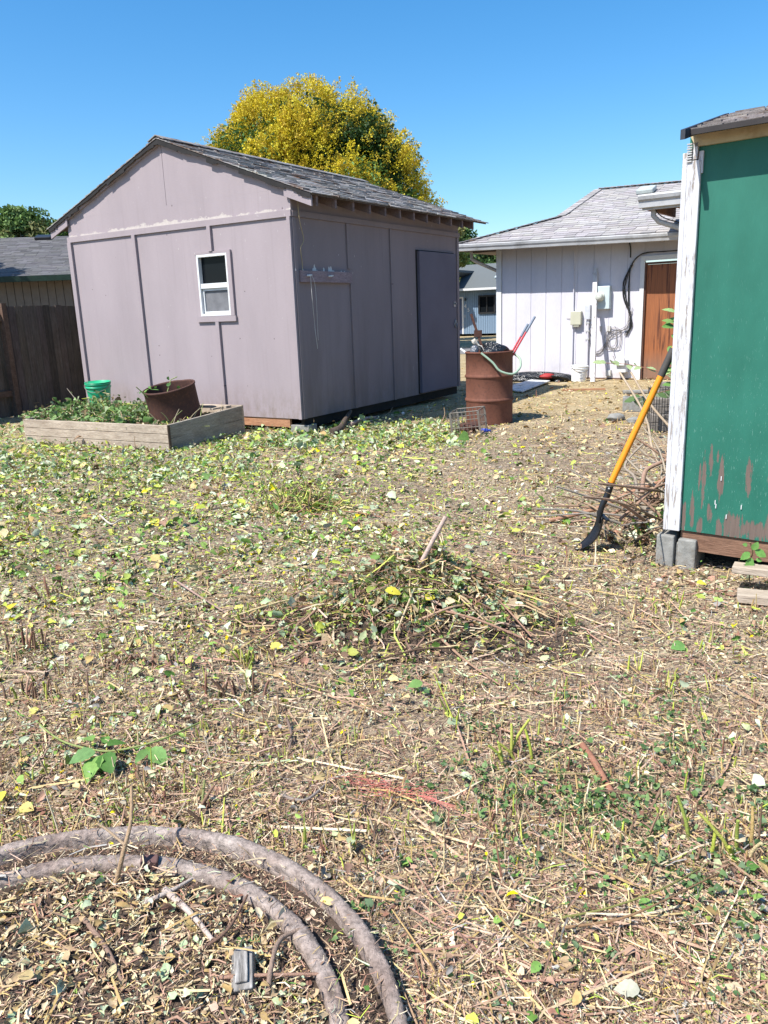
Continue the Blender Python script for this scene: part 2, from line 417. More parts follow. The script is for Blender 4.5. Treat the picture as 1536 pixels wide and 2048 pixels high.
mb.box((-SW, .022, ZB), (-SW + T, SL, EAV)); mb.box((-SW + .022, SL - T, ZB), (-.022, SL, EAV - .03)); mb.hexa([(-SW + .1, SL - T, EAV - .03), (-.1, SL - T, EAV - .03), (-.1, SL, EAV - .03), (-SW + .1, SL, EAV - .03), (-SW / 2 - .01, SL - T, RID - .05), (-SW / 2 + .01, SL - T, RID - .05), (-SW / 2 + .01, SL, RID - .05), (-SW / 2 - .01, SL, RID - .05)])
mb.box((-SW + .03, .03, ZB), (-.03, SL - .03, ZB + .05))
mb.build('wall', P_side_shaded, shed)
# battens and bands, front
def batten(x0, x1, z0, z1, y=-.019, name='batten', m=P_trim):
    b = MB(); b.box((x0, y, z0), (x1, -.001, z1)); return b.build(name, m, shed)
b = MB(); b.box((-SW - .02, -.024, 2.495), (.012, -.001, 2.565)); b.build('trim_band', P_trim, shed)
for x0, x1, z0, z1 in ((-SW - .02, -SW + .055, ZB, 2.493), (-2.635, -2.575, ZB, 2.493), (-1.29, -1.235, 2.20, 2.493), (-1.275, -1.22, ZB, 1.358), (-.045, .002, ZB, 2.493)):
    batten(x0, x1, z0, z1, -.034)
# side battens
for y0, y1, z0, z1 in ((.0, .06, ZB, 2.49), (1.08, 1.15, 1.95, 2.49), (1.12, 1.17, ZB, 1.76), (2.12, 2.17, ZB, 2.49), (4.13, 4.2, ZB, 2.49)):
    b = MB(); b.box((.001, y0 + .002, z0), (.019, y1, z1)); b.build('batten', P_side_shaded, shed)
b = MB(); b.box((.001, .0, 2.495), (.026, SL, 2.56)); b.build('trim_band', P_side_shaded, shed)
b = MB(); b.box((.003, .07, 1.775), (.045, 1.125, 1.905)); led = b.build('ledger_board', m_wood('mauve_wood', (.30, .22, .24), (.40, .31, .33), (8, 1, 8), 4), shed)
for yy in (.19, .62):
    b = MB(); b.tube([(.045, yy, 1.85), (.085, yy, 1.85)], .012, 6); b.tube([(.07, yy - .04, 1.845), (.07, yy + .05, 1.855)], .008, 6); b.build('hook', M_white, led)
b = MB(); b.tube([(.08, .20, 1.85), (.10, .18, 1.6), (.07, .24, 1.3), (.09, .22, 1.2), (.08, .26, 1.0)], .003, 5, spline=4); b.tube([(.08, .22, 1.85), (.09, .27, 1.7), (.08, .28, 1.1)], .0025, 5, spline=4)
tag(b.build('string', m_plain('pale_string', (.5, .48, .45)), shed))
b = MB(); b.tube([(.03, .1, 2.66), (.05, .09, 2.45), (.04, .16, 2.25), (.05, .08, 2.15), (.03, .12, 1.98), (.04, .1, 1.9)], .006, 5, spline=4); b.build('dry_vine', m_plain('tan_vine', (.35, .27, .16)), shed)
# door
b = MB(); b.box((.0012, 2.84, .19), (.012, 4.035, 2.256)); b.build('door_gap', M_shade, shed)
dr = MB(); dr.box((.001, 2.86, .20), (.055, 4.02, 2.24)); dr = bevel(dr.build('door', P_door, shed), .006)
M_stl = m_plain('steel', (.35, .36, .38), .4, .5, .6)
b = MB(); b.tube([(.07, 3.96, 1.24), (.07, 4.0, 1.18), (.07, 3.96, 1.12), (.07, 3.92, 1.18), (.07, 3.96, 1.24)], .008, 6); b.build('pull_ring', M_stl, dr)
b = MB(); b.box((.055, 3.92, 1.44), (.062, 3.99, 1.52)); b.tube([(.058, 3.955, 1.49), (.09, 3.955, 1.49)], .014, 8); b.build('latch', M_stl, dr)
# window
win = MB()
def frm(mbx, x0, x1, z0, z1, t, y0, y1):
    mbx.box((x0, y0, z0), (x0 + t, y1, z1)); mbx.box((x1 - t, y0, z0), (x1, y1, z1)); mbx.box((x0 + t, y0, z0), (x1 - t, y1, z0 + t)); mbx.box((x0 + t, y0, z1 - t), (x1 - t, y1, z1))
frm(win, WX0, WX1, WZ0, WZ1, .030, -.022, .06)
win.box((WX0 + .031, -.012, 1.765), (WX1 - .031, .045, 1.825))
win = bevel(win.build('window', M_white, shed), .003)
b = MB(); frm(b, WX0 + .033, WX1 - .033, 1.463, 1.762, .024, .012, .045); b.build('sash', M_white, win)
b = MB(); b.box((WX0 + .032, .035, 1.827), (WX1 - .032, .040, WZ1 - .032)); b.build('pane', M_glass, win)
b = MB(); b.box((WX0 + .058, .028, 1.488), (WX1 - .058, .032, 1.737)); b.build('insect_screen', m_plain('grey_screen', (.16, .16, .17), .8, .2), win)
b = MB(); b.box((WX0 + .03, .0605, WZ0 + .03), (WX1 - .03, .07, WZ1 - .03)); b.build('blind', M_shade, win)
b = MB(); b.box((WX1 + .001, -.030, 1.43), (WX1 + .062, -.001, 2.20)); b.box((WX0 - .07, -.030, 1.36), (WX1 + .075, -.001, 1.428)); b.box((WX0 - .03, -.022, WZ1 + .001), (WX1, -.001, 2.20)); b.build('window_trim', P_trim, shed)
# roof: deck, shingles, rafter tails, rakes
sl = (RID - EAV) / (SW / 2); RO = .34; FO = .05; BO = .30
un = sqrt(1 + sl * sl)
roof = MB()
for sgn in (1, -1):
    xc = -SW / 2; xe = xc + sgn * (SW / 2 + RO)
    ze = RID - sl * (SW / 2 + RO)
    a = [(xc, -FO, RID + .012), (xe, -FO, ze + .012), (xe, SL + BO, ze + .012), (xc, SL + BO, RID + .012)]
    t = [(p[0], p[1], p[2] + .022) for p in a]
    if sgn < 0: a.reverse(); t.reverse()
    roof.hexa(a + t)
roof = roof.build('roof', W_fence, shed)
b = MB()
for sgn in (1, -1):
    xc = -SW / 2; xe = xc + sgn * (SW / 2 + RO + .025); ze = RID - sl * (SW / 2 + RO + .025) + .036
    V = Vector((-sgn, 0, sl)); L = (SW / 2 + RO + .025) * un
    y0 = -FO - .02
    shingles(b, (xe, y0, ze), (0, 1, 0), V, SL + BO + FO + .04, L, .135, .26, .012, seed=3 + sgn, jag=.016, lo=.62)
for k in range(30):
    y0 = -FO - .03 + k * .152
    for sgn in (1, -1):
        q = Vector((-SW / 2, y0, RID + .062)); e = q + Vector((sgn * .14, 0, -sl * .14 - .005))
        b.hexa([q, q + Vector((0, .19, 0)), e + Vector((0, .19, 0)), e] + [p + Vector((0, 0, .011)) for p in (q, q + Vector((0, .19, 0)), e + Vector((0, .19, 0)), e)], (.8, .8, .8))
b.build('shingles', S_old, roof)
b = MB()
for k in range(12):
    y0 = .06 + k * .365
    x0, x1 = .002, RO - .02
    z0 = EAV - sl * x0 + .01; z1 = EAV - sl * x1 + .01
    b.hexa([(x0, y0, z0 - .11), (x1, y0, z1 - .11), (x1, y0 + .038, z1 - .11), (x0, y0 + .038, z0 - .11), (x0, y0, z0), (x1, y0, z1), (x1, y0 + .038, z1), (x0, y0 + .038, z0)])
rt = b.build('rafter_tails', m_wood('mauve_brown_wood', (.20, .14, .13), (.28, .20, .19), (8, 1, 8), 4), shed)
# rake boards
b = MB()
for sgn in (1, -1):
    xc = -SW / 2
    for (xa, xb, dz) in ((SW / 2 - .05, SW / 2 + RO - .01, .115),):
        X0, X1 = xc + sgn * xa, xc + sgn * xb; Z0, Z1 = RID - sl * xa + .008, RID - sl * xb + .008
        a = [(X0, -.045, Z0 - dz), (X1, -.045, Z1 - dz), (X1, -.023 if sgn > 0 else -.023, Z1 - dz), (X0, -.023, Z0 - dz), (X0, -.045, Z0), (X1, -.045, Z1), (X1, -.023, Z1), (X0, -.023, Z0)]
        b.hexa(a)
    X0, X1 = xc + sgn * .02, xc + sgn * (SW / 2 - .06); Z0, Z1 = RID - sl * .02 + .008, RID - sl * (SW / 2 - .06) + .008
    b.hexa([(X0, -.030, Z0 - .035), (X1, -.030, Z1 - .035), (X1, -.002, Z1 - .035), (X0, -.002, Z0 - .035), (X0, -.030, Z0), (X1, -.030, Z1), (X1, -.002, Z1), (X0, -.002, Z0)])
b.build('rake_board', P_trim, shed)
# ragged roof felt hanging at the rake
b = MB(); r = random.Random(5)
for sgn in (1, -1):
    t0 = 0
    while t0 < SW / 2 + RO:
        wd = r.uniform(.05, .2); h = r.uniform(.015, .055); x0 = -SW / 2 + sgn * t0; x1 = -SW / 2 + sgn * min(SW / 2 + RO, t0 + wd)
        z0 = RID - sl * t0 + .012; z1 = RID - sl * min(SW / 2 + RO, t0 + wd) + .012
        y = -FO - .012
        p = [(x0, y, z0 - h), (x1, y, z1 - h * r.uniform(.5, 1.2)), (x1, y, z1 + .02), (x0, y, z0 + .02)]
        if sgn < 0: p.reverse()
        b.hexa([p[0], p[1], (p[1][0], y + .008, p[1][2]), (p[0][0], y + .008, p[0][2]), p[3], p[2], (p[2][0], y + .008, p[2][2]), (p[3][0], y + .008, p[3][2])])
        t0 += wd
b.build('roofing_felt', m_plain('black_felt', (.035, .033, .033), .9, .1), roof)
# skid and joists below
b = MB(); b.box((-SW + .1, .012, .07), (-.22, .05, ZB - .002)); b.build('floor_joist', W_raw, shed)
b = MB(); b.box((-.07, .05, .06), (-.03, SL - .05, ZB - .002)); b.box((-SW + .05, .08, .0), (-.3, SL - .05, .06)); b.build('skid_shade', M_shade, shed)  # skid and slab coloured near-black to stand in for the shadow under the floor
# blocks under the shed corner
def cinder(name, loc, rz, label, group=None, sx=.39, sy=.19, sz=.19, tilt=(0, 0)):
    b = MB(); t = .035; hx = sx / 2; hy = sy / 2
    b.box((-hx, -hy, 0), (hx, -hy + t, sz)); b.box((-hx, hy - t, 0), (hx, hy, sz))
    for xx in (-hx, -t / 2, hx - t): b.box((xx, -hy + t, 0), (xx + t, hy - t, sz))
    o = bevel(b.build(name, M_conc, None, loc, (tilt[0], tilt[1], rz)), .006)
    return tag(o, label, 'block', group)
p = G(603, 866); cinder('concrete_block', (p.x + .03, p.y + .06, -.03), -.5, 'grey hollow concrete block under the front corner of the mauve shed', sx=.26, sy=.19, sz=.13)

# ------------------------------------------------------------------ garage / house
gar = empty('house', (2.4724, 16.5171, 0), -.6162, 'pale lilac single storey house with grey shingle roof, gutter and brown door', 'house')
ze = lambda x: 2.635 - .026 * (x + .6)
GXR = 6.5
b = MB(); b.box((-.0, .009, -.1), (2.93, .12, 2.62), mi=0); b.box((3.93, .009, -.1), (GXR, .12, 2.62)); b.box((2.93, .009, 2.14), (3.93, .12, 2.62)); b.box((0, .12, -.1), (.1, 5.5, 2.62)); 
r = random.Random(2); x = .10
while x < GXR:
    wd = .318; x1 = min(x + wd - .012, GXR)
    z0 = .03
    for (a, c2) in ((x, x1),):
        if c2 > 2.93 and a < 3.93: 
            if a < 2.93: b.box((a, 0, z0), (2.925, .0085, 2.6))
            b.box((max(a, 2.93), 0, 2.14), (c2, .0085, 2.6)) if c2 > 2.95 and c2 < 3.93 else None
        else: b.box((a, 0, z0), (c2, .0085, 2.6))
    x += wd
b.build('wall', P_gar, gar)
b = MB(); b.box((-.022, -.022, .0), (.088, -.001, 2.56)); b.box((-.024, -.021, .0), (-.002, .09, 2.56)); b.build('corner_board', M_white, gar)
b = MB(); b.box((.12, -.004, -.05), (2.87, .028, .028)); b.build('sill', W_rail, gar)
# door
def door_mat():
    m = Mat('streaked_varnished_wood', .55, .35)
    n = m.noise(m.co((9, 9, .45)), 2.0, 6, .6, .4); n2 = m.noise(m.co((50, 50, 1.5)), 2, 5)
    c = m.mix(m.ramp(n, [(.40, 0), (.47, 1)]), (.085, .026, .014), (.34, .12, .045))
    c = m.mix(m.ramp(n2, [(.4, .6), (.65, 0)]), c, (.16, .06, .03))
    z = m.sep(m.co())[2]; low = m.math('MULTIPLY', m.math('SUBTRACT', .55, z), 2.5, True)
    c = m.mix(m.math('MULTIPLY', low, .75), c, (.22, .14, .10)); m.base(c); return m.m
M_door = door_mat()
d = MB(); d.box((2.985, .035, .02), (3.88, .075, 2.06)); d = d.build('door', M_door, gar)
b = MB(); b.tube([(3.8, .035, 1.0), (3.8, -.03, 1.0)], .025, 10); b.build('handle', m_plain('brass', (.5, .35, .12), .3, .5, .8), d)
b = MB(); b.box((2.88, -.03, -.02), (2.955, .028, 2.13)); b.box((3.905, -.03, -.02), (3.98, .028, 2.13)); b.box((2.88, -.032, 2.131), (3.98, .028, 2.21)); b.build('door_frame', M_white, gar)
b = MB(); b.box((2.957, -.01, 0), (2.983, .07, 2.10)); b.box((2.984, -.01, 2.065), (3.9, .07, 2.1)); b.build('door_jamb', m_plain('dark_brown', (.10, .045, .03)), gar)
# roof
EO = .5; PS = .385
zp = lambda x, y: ze(x) + .02 + PS * (y + EO)
A = (-.62, -EO); Bk = (1.0, .8); R1 = (1.14, 2.5)
roof = MB()
pts = [(A[0], A[1]), (GXR, -EO), (GXR, 2.5), R1, Bk]
roof.face([(p[0], p[1], zp(*p)) for p in pts])
roof.face([(A[0], A[1], zp(*A)), (Bk[0], Bk[1], zp(*Bk)), (Bk[0], 4.2, zp(*Bk)), (A[0], 5.5, zp(*A))])
roof.face([(Bk[0], Bk[1], zp(*Bk)), (R1[0], R1[1], zp(*R1)), (Bk[0], 4.2, zp(*Bk))])
roof.face([(GXR, 2.5, zp(GXR, 2.5)), (GXR, 5.5, zp(GXR, -.5)), (A[0], 5.5, zp(*A)), (Bk[0], 4.2, zp(*Bk)), (R1[0], 2.5, zp(*R1))])
roof = roof.build('roof', S_gar, gar)
b = MB(); Lr = 3.0 * sqrt(1 + PS * PS)
def insG(u, v):
    x = A[0] + u; y = -EO + v / sqrt(1 + PS * PS)
    if y < .8: return x > A[0] + (y + EO) / 1.3 * 1.62
    return x > Bk[0] + (y - .8) / 1.7 * .14
Ug = Vector((1, 0, -.026)); shingles(b, (A[0], -EO, zp(*A) + .004), Ug, Vector((0, 1, PS)), GXR - A[0], Lr, .125, .24, .013, inside=insG, seed=9, jag=.006, lo=.86)
# hip caps
for (q0, q1) in (((A[0], A[1]), Bk), (Bk, R1), (R1, (GXR, 2.5))):
    P0 = Vector((*q0, zp(*q0))); P1 = Vector((*q1, zp(*q1))); n = int((P1 - P0).length / .14)
    for k in range(n):
        a = P0.lerp(P1, k / n); c2 = P0.lerp(P1, min(1, (k + 1.4) / n)); s = random.uniform(.75, 1.1)
        b.beam(a + Vector((0, 0, .030)), c2 + Vector((0, 0, .018)), .19 if k % 2 else .18, .010 if k % 2 else .012, col=(s, s, s))
b.build('shingles', S_gar, roof)
b = MB(); q = Vector((2.32, 1.95, zp(2.32, 1.95))); 
b.box((-.17, -.14, .02), (.17, .14, .11), M=Matrix.Translation(q) @ Matrix.Rotation(math.atan(PS), 4, 'X')); bevel(b.build('roof_vent', m_plain('pale_vent', (.42, .46, .44), .5, .5), roof), .02)
# soffit, rafters, gutter, fascia
b = MB()
b.hexa([(A[0] + .02, -EO + .02, ze(A[0]) - .03), (GXR, -EO + .02, ze(GXR) - .03), (GXR, 0, ze(GXR) + .14), (A[0] + .02, 0, ze(A[0]) + .14), (A[0] + .02, -EO + .02, ze(A[0]) - .015), (GXR, -EO + .02, ze(GXR) - .015), (GXR, 0, ze(GXR) + .155), (A[0] + .02, 0, ze(A[0]) + .155)])
b.box((A[0] + .02, 0.002, 2.50), (-.03, 5.2, 2.52)); b.build('soffit', m_plain('brown_soffit', (.16, .11, .08)), gar)
b = MB()
def gutter_prof(x, y0): 
    z = ze(x)
    return [(x, y0, z + .01), (x, y0 - .055, z + .012), (x, y0 - .10, z + .01), (x, y0 - .105, z - .005), (x, y0 - .095, z - .045), (x, y0 - .075, z - .075), (x, y0 - .065, z - .115), (x, y0, z - .12)]
rows = [gutter_prof(xx, -EO - .0) for xx in np.linspace(A[0] - .1, GXR, 24)]
for rr in rows: 
    j = random.uniform(-.003, .003)
    for k in range(len(rr)): rr[k] = (rr[k][0], rr[k][1], rr[k][2] + j)
b.grid(rows, smooth=False); b.face([rows[0][k] for k in range(8)])
M_gut = m_plain('worn_white_gutter', (.46, .46, .47), .55, .4, var=.15, sc=4, dirt=(.22, .22, .22))
b.build('gutter', M_gut, gar)
b = MB(); 
rows = [[(A[0] - .1, yy, 2.645), (A[0] - .11, yy, 2.6), (A[0] - .07, yy, 2.53), (A[0], yy, 2.52), (A[0], yy, 2.645)] for yy in np.linspace(-EO, 5.5, 4)]
b.grid(rows, smooth=False); b.build('gutter', M_gut, gar)
b = MB(); b.tube([(-.52, -.15, 2.52), (-.52, -.13, 2.38), (-.45, -.05, 2.32), (-.08, .3, 2.10), (-.05, .35, 2.0), (-.05, .35, .1)], .034, 8); b.build('downspout', M_gut, gar)

# wing of the house, patio cover at the right
wing = empty('patio_cover', gar.location, -.6162, 'worn gutter end and open rafters of a patio cover beside the lilac house roof', 'roof')
WXa, WZa = 3.40, 2.93
b = MB(); b.box((WXa, -1.80, WZa + .04), (7, -.02, WZa + .065)); b.build('roof_deck', W_rail, wing)
b = MB(); b.box((WXa - .03, -1.82, WZa + .066), (7, -.02, WZa + .085), (.9, .9, .9)); b.build('shingles', S_gar, wing)
b = MB()
rows = []
for xx in np.linspace(WXa - .02, 7, 8):
    z = WZa + .07
    rows.append([(xx, -1.80, z + .02), (xx, -1.90, z + .025), (xx, -1.915, z), (xx, -1.90, z - .05), (xx, -1.87, z - .08), (xx, -1.86, z - .165), (xx, -1.80, z - .17)])
b.grid(rows, smooth=False); b.face(rows[0]); b.build('gutter', M_gut, wing)
b = MB(); b.box((WXa + .02, -1.797, WZa - .13), (7, -1.76, WZa + .039)); b.build('fascia', M_gut, wing)
for k in range(6):
    b = MB(); b.box((WXa + .02 + k * .45, -1.757, WZa - .11), (WXa + .06 + k * .45, -.04, WZa + .038)); b.build('rafter', W_joist, wing)
b = MB(); b.tube([(3.56, -1.66, 2.93), (3.56, -1.66, 2.72), (3.63, -1.6, 2.63), (4.1, -1.3, 2.45), (4.2, -1.25, 2.3)], .042, 8); b.build('downspout', M_gut, wing)
b = MB(); b.tube([(3.60, -1.72, 2.87), (3.62, -1.70, 2.77), (3.75, -1.62, 2.66), (4.05, -1.4, 2.56)], .009, 6, spline=4); b.build('cable', M_rubberblk, wing)
b = MB(); b.box((5.3, -1.75, 0), (5.39, -1.66, WZa - .12)); b.build('post', M_gut, wing)

# things on the garage wall
def on_wall(name, label, cat, x, y, z, g=gar):
    p = g.matrix_world if False else None
    ca, sa = cos(.6162), sin(.6162)
    return empty(name, (2.4724 + x * ca + y * sa, 16.5171 - x * sa + y * ca, z), -.6162, label, cat)
e = on_wall('electric_meter', 'pale grey metal electric meter box with round glass meter on the lilac wall', 'meter', 2.20, 0, 1.31)
b = MB(); b.box((-.15, -.115, 0), (.155, -.002, .415)); bevel(b.build('box', m_plain('meter_box_paint', (.50, .58, .60), .45, .5, var=.08), e), .008)
Mx = Matrix.Translation((-.02, -.115, .225)) @ Matrix.Rotation(pi / 2, 4, 'X')
b = MB(); b.lathe([(.088, 0), (.088, .03), (.08, .045), (0.001, .046)], 28, M=Mx); b.build('meter_base', m_plain('meter_rim', (.62, .62, .55), .4, .5), e)
b = MB(); b.lathe([(.075, .047), (.075, .09), (.06, .115), (.03, .125), (0.001, .127)], 28, M=Mx); b.build('meter_dome', m_plain('meter_dome', (.60, .62, .56), .15, .6, var=.3, sc=20), e)
b = MB(); b.box((-.05, -.238, .235), (.0, -.228, .262)); b.build('display', M_black, e)
e2 = on_wall('utility_box', 'small beige utility box low on the lilac wall left of the white pole', 'utility box', 1.705, 0, 1.03)
b = MB(); b.box((-.11, -.10, 0), (.10, -.002, .255)); bevel(b.build('cover', m_plain('beige_plastic', (.50, .49, .38), .5, .4, var=.08), e2), .01)
b = MB(); b.box((-.05, -.09, -.035), (.06, -.02, -.001)); b.build('gland', m_plain('beige_dark', (.35, .34, .27)), e2)
b = MB(); b.tube([(-.11, -.02, .12), (-.22, -.015, .13)], .004, 5); b.build('wire', M_wiregrey, e2)
e3 = on_wall('conduit', 'pale grey conduit pipe with fittings running up the lilac wall beside the pole', 'conduit', 1.93, 0, .05)
b = MB(); b.tube([(0, -.04, 0), (0, -.04, 1.1)], .022, 8); b.tube([(-.03, -.03, .35), (-.03, -.03, 1.05)], .012, 6); b.build('pipe', P_gar, e3)
b = MB(); b.box((-.05, -.09, 1.08), (.05, -.005, 1.34)); b.build('junction_box', m_plain('pale_grey_box', (.55, .57, .62)), e3)
for zz in (.7, .85, 1.0):
    b = MB(); b.box((-.045, -.065, zz), (.03, -.003, zz + .025)); b.build('strap', m_plain('strap', (.5, .5, .5)), e3)
b = MB(); x2 = -.32
b = MB(); b.tube([(-.305, -.03, -.02), (-.305, -.03, 2.35)], .012, 6); b.build('thin_pipe', P_gar, e3)
e4 = on_wall('outlet_cover', 'small pale outlet box at the foot of the lilac wall right of the pole', 'outlet', 2.36, 0, .07)
b = MB(); b.box((-.045, -.07, 0), (.045, -.002, .11)); b.box((-.035, -.078, .02), (.035, -.071, .09)); e4m = b.build('cover', m_plain('outlet', (.6, .6, .58)), e4)
# cable bundle
cb = on_wall('cable_bundle', 'bundle of black and grey cables looping down the lilac wall left of the door', 'cables', 0, 0, 0)
r = random.Random(4)
def wob(pts, a=.02): return [(p[0] + r.uniform(-a, a), -abs(p[1]) - r.uniform(0, .012), p[2] + r.uniform(-a, a)) for p in pts]
b = MB(); b.tube(wob([(2.60, -.02, 2.62), (2.68, -.02, 2.4), (2.69, -.03, 2.2)], .004), .011, 7, spline=5)
for k in range(3): b.tube(wob([(4.3, -.04, 2.27), (3.3, -.04, 2.27), (2.95, -.04, 2.26), (2.78, -.03, 2.17), (2.70, -.03, 2.0), (2.68, -.02, 1.6), (2.70, -.03, 1.35)], .01), .008, 6, spline=5)
for k in range(8): b.tube(wob([(2.72, -.02, 2.1), (2.60, -.02, 1.8), (2.61, -.02, 1.5), (2.72, -.02, 1.25), (2.74, -.02, 1.0), (2.66, -.02, .85)], .03), .0055, 6, spline=5)
b.build('cable', M_rubberblk, cb)
b = MB()
for k in range(4): b.tube(wob([(2.72, -.02, 1.3), (2.68, -.02, 1.0), (2.50, -.02, .88), (2.36, -.02, .78), (2.25, -.02, .60), (2.12, -.02, .5), (2.02, -.02, .48)], .05), .0045, 5, spline=5)
for k in range(4):
    cx, cz = 2.40 + r.uniform(-.05, .08), .72 + r.uniform(-.1, .1); rx, rz = r.uniform(.09, .14), r.uniform(.12, .24)
    b.tube([(cx + rx * cos(t), -.02 - r.uniform(0, .02), cz + rz * sin(t) + .03 * sin(3 * t)) for t in np.linspace(r.uniform(0, 3), r.uniform(0, 3) + 5.6, 16)], .005, 5)
b.tube(wob([(2.0, -.02, .95), (1.97, -.02, .75), (2.03, -.02, .55), (2.15, -.02, .52), (2.3, -.02, .62)], .01), .005, 5, spline=4)
b.tube(wob([(2.42, -.02, .55), (2.5, -.02, .35), (2.62, -.02, .22), (2.75, -.02, .2)], .01), .005, 5, spline=4)
b.tube(wob([(2.44, -.02, .45), (2.55, -.02, .2), (2.66, -.02, .08)], .01), .005, 5, spline=4)
b.build('thin_wire', M_wiregrey, cb)
b = MB(); 
M_spl = m_plain('splitter', (.55, .53, .5))
for xx in (2.16, 2.30, 2.335):
    b = MB(); b.box((xx, -.045, .90), (xx + .03, -.004, 1.0)); b.build('splitter', M_spl, cb)
# white pole leaning
pl = MB(); pl.beam((2.27, -.62, -.02), (2.05, -.05, 1.98), .085, .04, up=(0, 1, .2)); pl.beam((2.05, -.05, 1.98), (2.05, -.04, 2.06), .05, .03, up=(0, 1, .2))
ca, sa = cos(.6162), sin(.6162)
o = pl.build('leaning_board', P_peel, None, (2.4724, 16.5171, 0), (0, 0, -.6162)); tag(o, 'tall narrow white peeling board leaning upright against the lilac house wall', 'board')
# bucket
def bucket(name, p, r0, r1, h, mat, label, tilt=(0, 0), hm=None):
    e = empty(name, p, 0, label, 'bucket'); e.rotation_euler = (tilt[0], tilt[1], 0)
    b = MB(); b.lathe([(r0 * .97, .004), (r0, 0), (r0 * 1.002, .004), (r0 * 1.004, .012), ((r0 + r1 * .97) / 2, h * .39), (r1 * .965, h * .75), (r1 * .97, h * .775), (r1 * .972, h * .78), (r1 * 1.03, h * .785), (r1 * 1.03, h * .83), (r1 * .98, h * .84), (r1, h * .9), (r1 * 1.04, h * .905), (r1 * 1.04, h * .955), (r1, h * .96), (r1, h), (r1 * 1.05, h), (r1 * 1.05, h * .975), (r1 * .95, h * .99), (r0 * .95, .01), (0.001, .01)], 32)
    b.build('body', mat, e)
    b = MB(); b.tube([(r1 * 1.05 * cos(a), -.02 - r1 * sin(a) * .9, h * .93 - r1 * .6 * sin(a)) for a in np.linspace(0, pi, 14)], .004, 5); b.build('handle', hm or M_wiregrey, e)
    return e
p = G(1166, 769)
p = Vector((3.76, 14.95, 0))
bk = bucket('bucket', p, .13, .155, .30, m_plain('white_bucket_plastic', (.85, .84, .82), .4, .4, var=.05, sc=6), 'white plastic bucket tilted on dry grass beside the white leaning board', (0, .09))
lb = MB(); 
for (a0, a1, z0, z1) in ((-.35, .10, .17, .185), (-.1, .15, .11, .13), (-.1, .25, .05, .08)):
    n = 6
    for k in range(n):
        q0 = -pi / 2 + a0 + (a1 - a0) * k / n; q1 = -pi / 2 + a0 + (a1 - a0) * (k + .7) / n; rr = .1475
        lb.face([(rr * cos(q0), rr * sin(q0), z0), (rr * cos(q1), rr * sin(q1), z0), (rr * 1.01 * cos(q1), rr * 1.01 * sin(q1), z1), (rr * 1.01 * cos(q0), rr * 1.01 * sin(q0), z1)])
tag(lb.build('printed_marks', m_plain('blue_grey_print', (.18, .2, .25)), bk), kind='stuff')
# white board and black bag on the ground
b = MB(); q = [G(1000, 782), G(1045, 788), G(1100, 766), G(1062, 764)]
q = [Vector((v.x, v.y, .03)) for v in q]; b.hexa(q + [v + Vector((0, 0, .018)) for v in q]); tag(b.build('panel', m_plain('white_panel', (.62, .62, .62), .7, .3, dirt=(.35, .33, .3))), 'flat white board lying on the ground by the house corner', 'board')
def blob(mb, c, rad, n=24, m=14, amp=.18, seed=0, flat=0, col=(1, 1, 1), sq=None):
    r_ = random.Random(seed); ph = [(r_.uniform(2, 7), r_.uniform(2, 7), r_.uniform(0, 6), r_.uniform(.3, 1)) for _ in range(7)]
    rows = []
    for i in range(m + 1):
        t = pi * i / m; row = []
        for j in range(n):
            a = 2 * pi * j / n
            s = 1 + amp * sum(k3 * sin(k0 * cos(a) * sin(t) + k1 * cos(t) + k2 + k0 * sin(a) * sin(t)) for k0, k1, k2, k3 in ph) / 3
            row.append((c[0] + rad[0] * s * sin(t) * cos(a), c[1] + rad[1] * s * sin(t) * sin(a), c[2] + rad[2] * s * cos(t)))
        rows.append(row)
    mb.grid(rows, col, 0, True, True)
def m_bag(name, col):
    m = Mat(name, .22, .7); m.base(col); n = m.noise(m.co(), 9, 6, .6, 1.2); m.bump(n, 1.0, .04); return m.m
M_bag = m_bag('shiny_black_bag', (.012, .014, .018)); M_gbag = m_bag('shiny_grey_bag', (.12, .13, .15)); M_wbag = m_bag('pale_plastic_bag', (.55, .53, .50))
b = MB(); blob(b, (3.05, 15.5, .05), (.62, .3, .10), seed=3, amp=.3); blob(b, (3.5, 15.15, .05), (.22, .16, .10), seed=5, amp=.4)
tag(b.build('plastic_sheet', M_bag), 'crumpled black plastic sheet on the ground against the lilac wall', 'plastic sheet')
b = MB(); blob(b, (3.22, 15.18, .10), (.14, .09, .05), seed=6, amp=.3); tag(b.build('cloth', m_plain('red_cloth', (.35, .03, .03))), 'small red cloth lying on the black plastic sheet', 'cloth')
# plastic bag / cover hanging on the wall bottom
e = on_wall('meter_cover', 'small pale wall box with open lid low on the lilac wall behind bramble stem', 'utility box', 2.64, 0, .13)
b = MB(); b.box((-.09, -.15, .02), (.08, -.002, .24)); b.box((-.10, -.20, .15), (.07, -.152, .28)); b.build('box', m_plain('pale_box', (.62, .64, .66)), e)

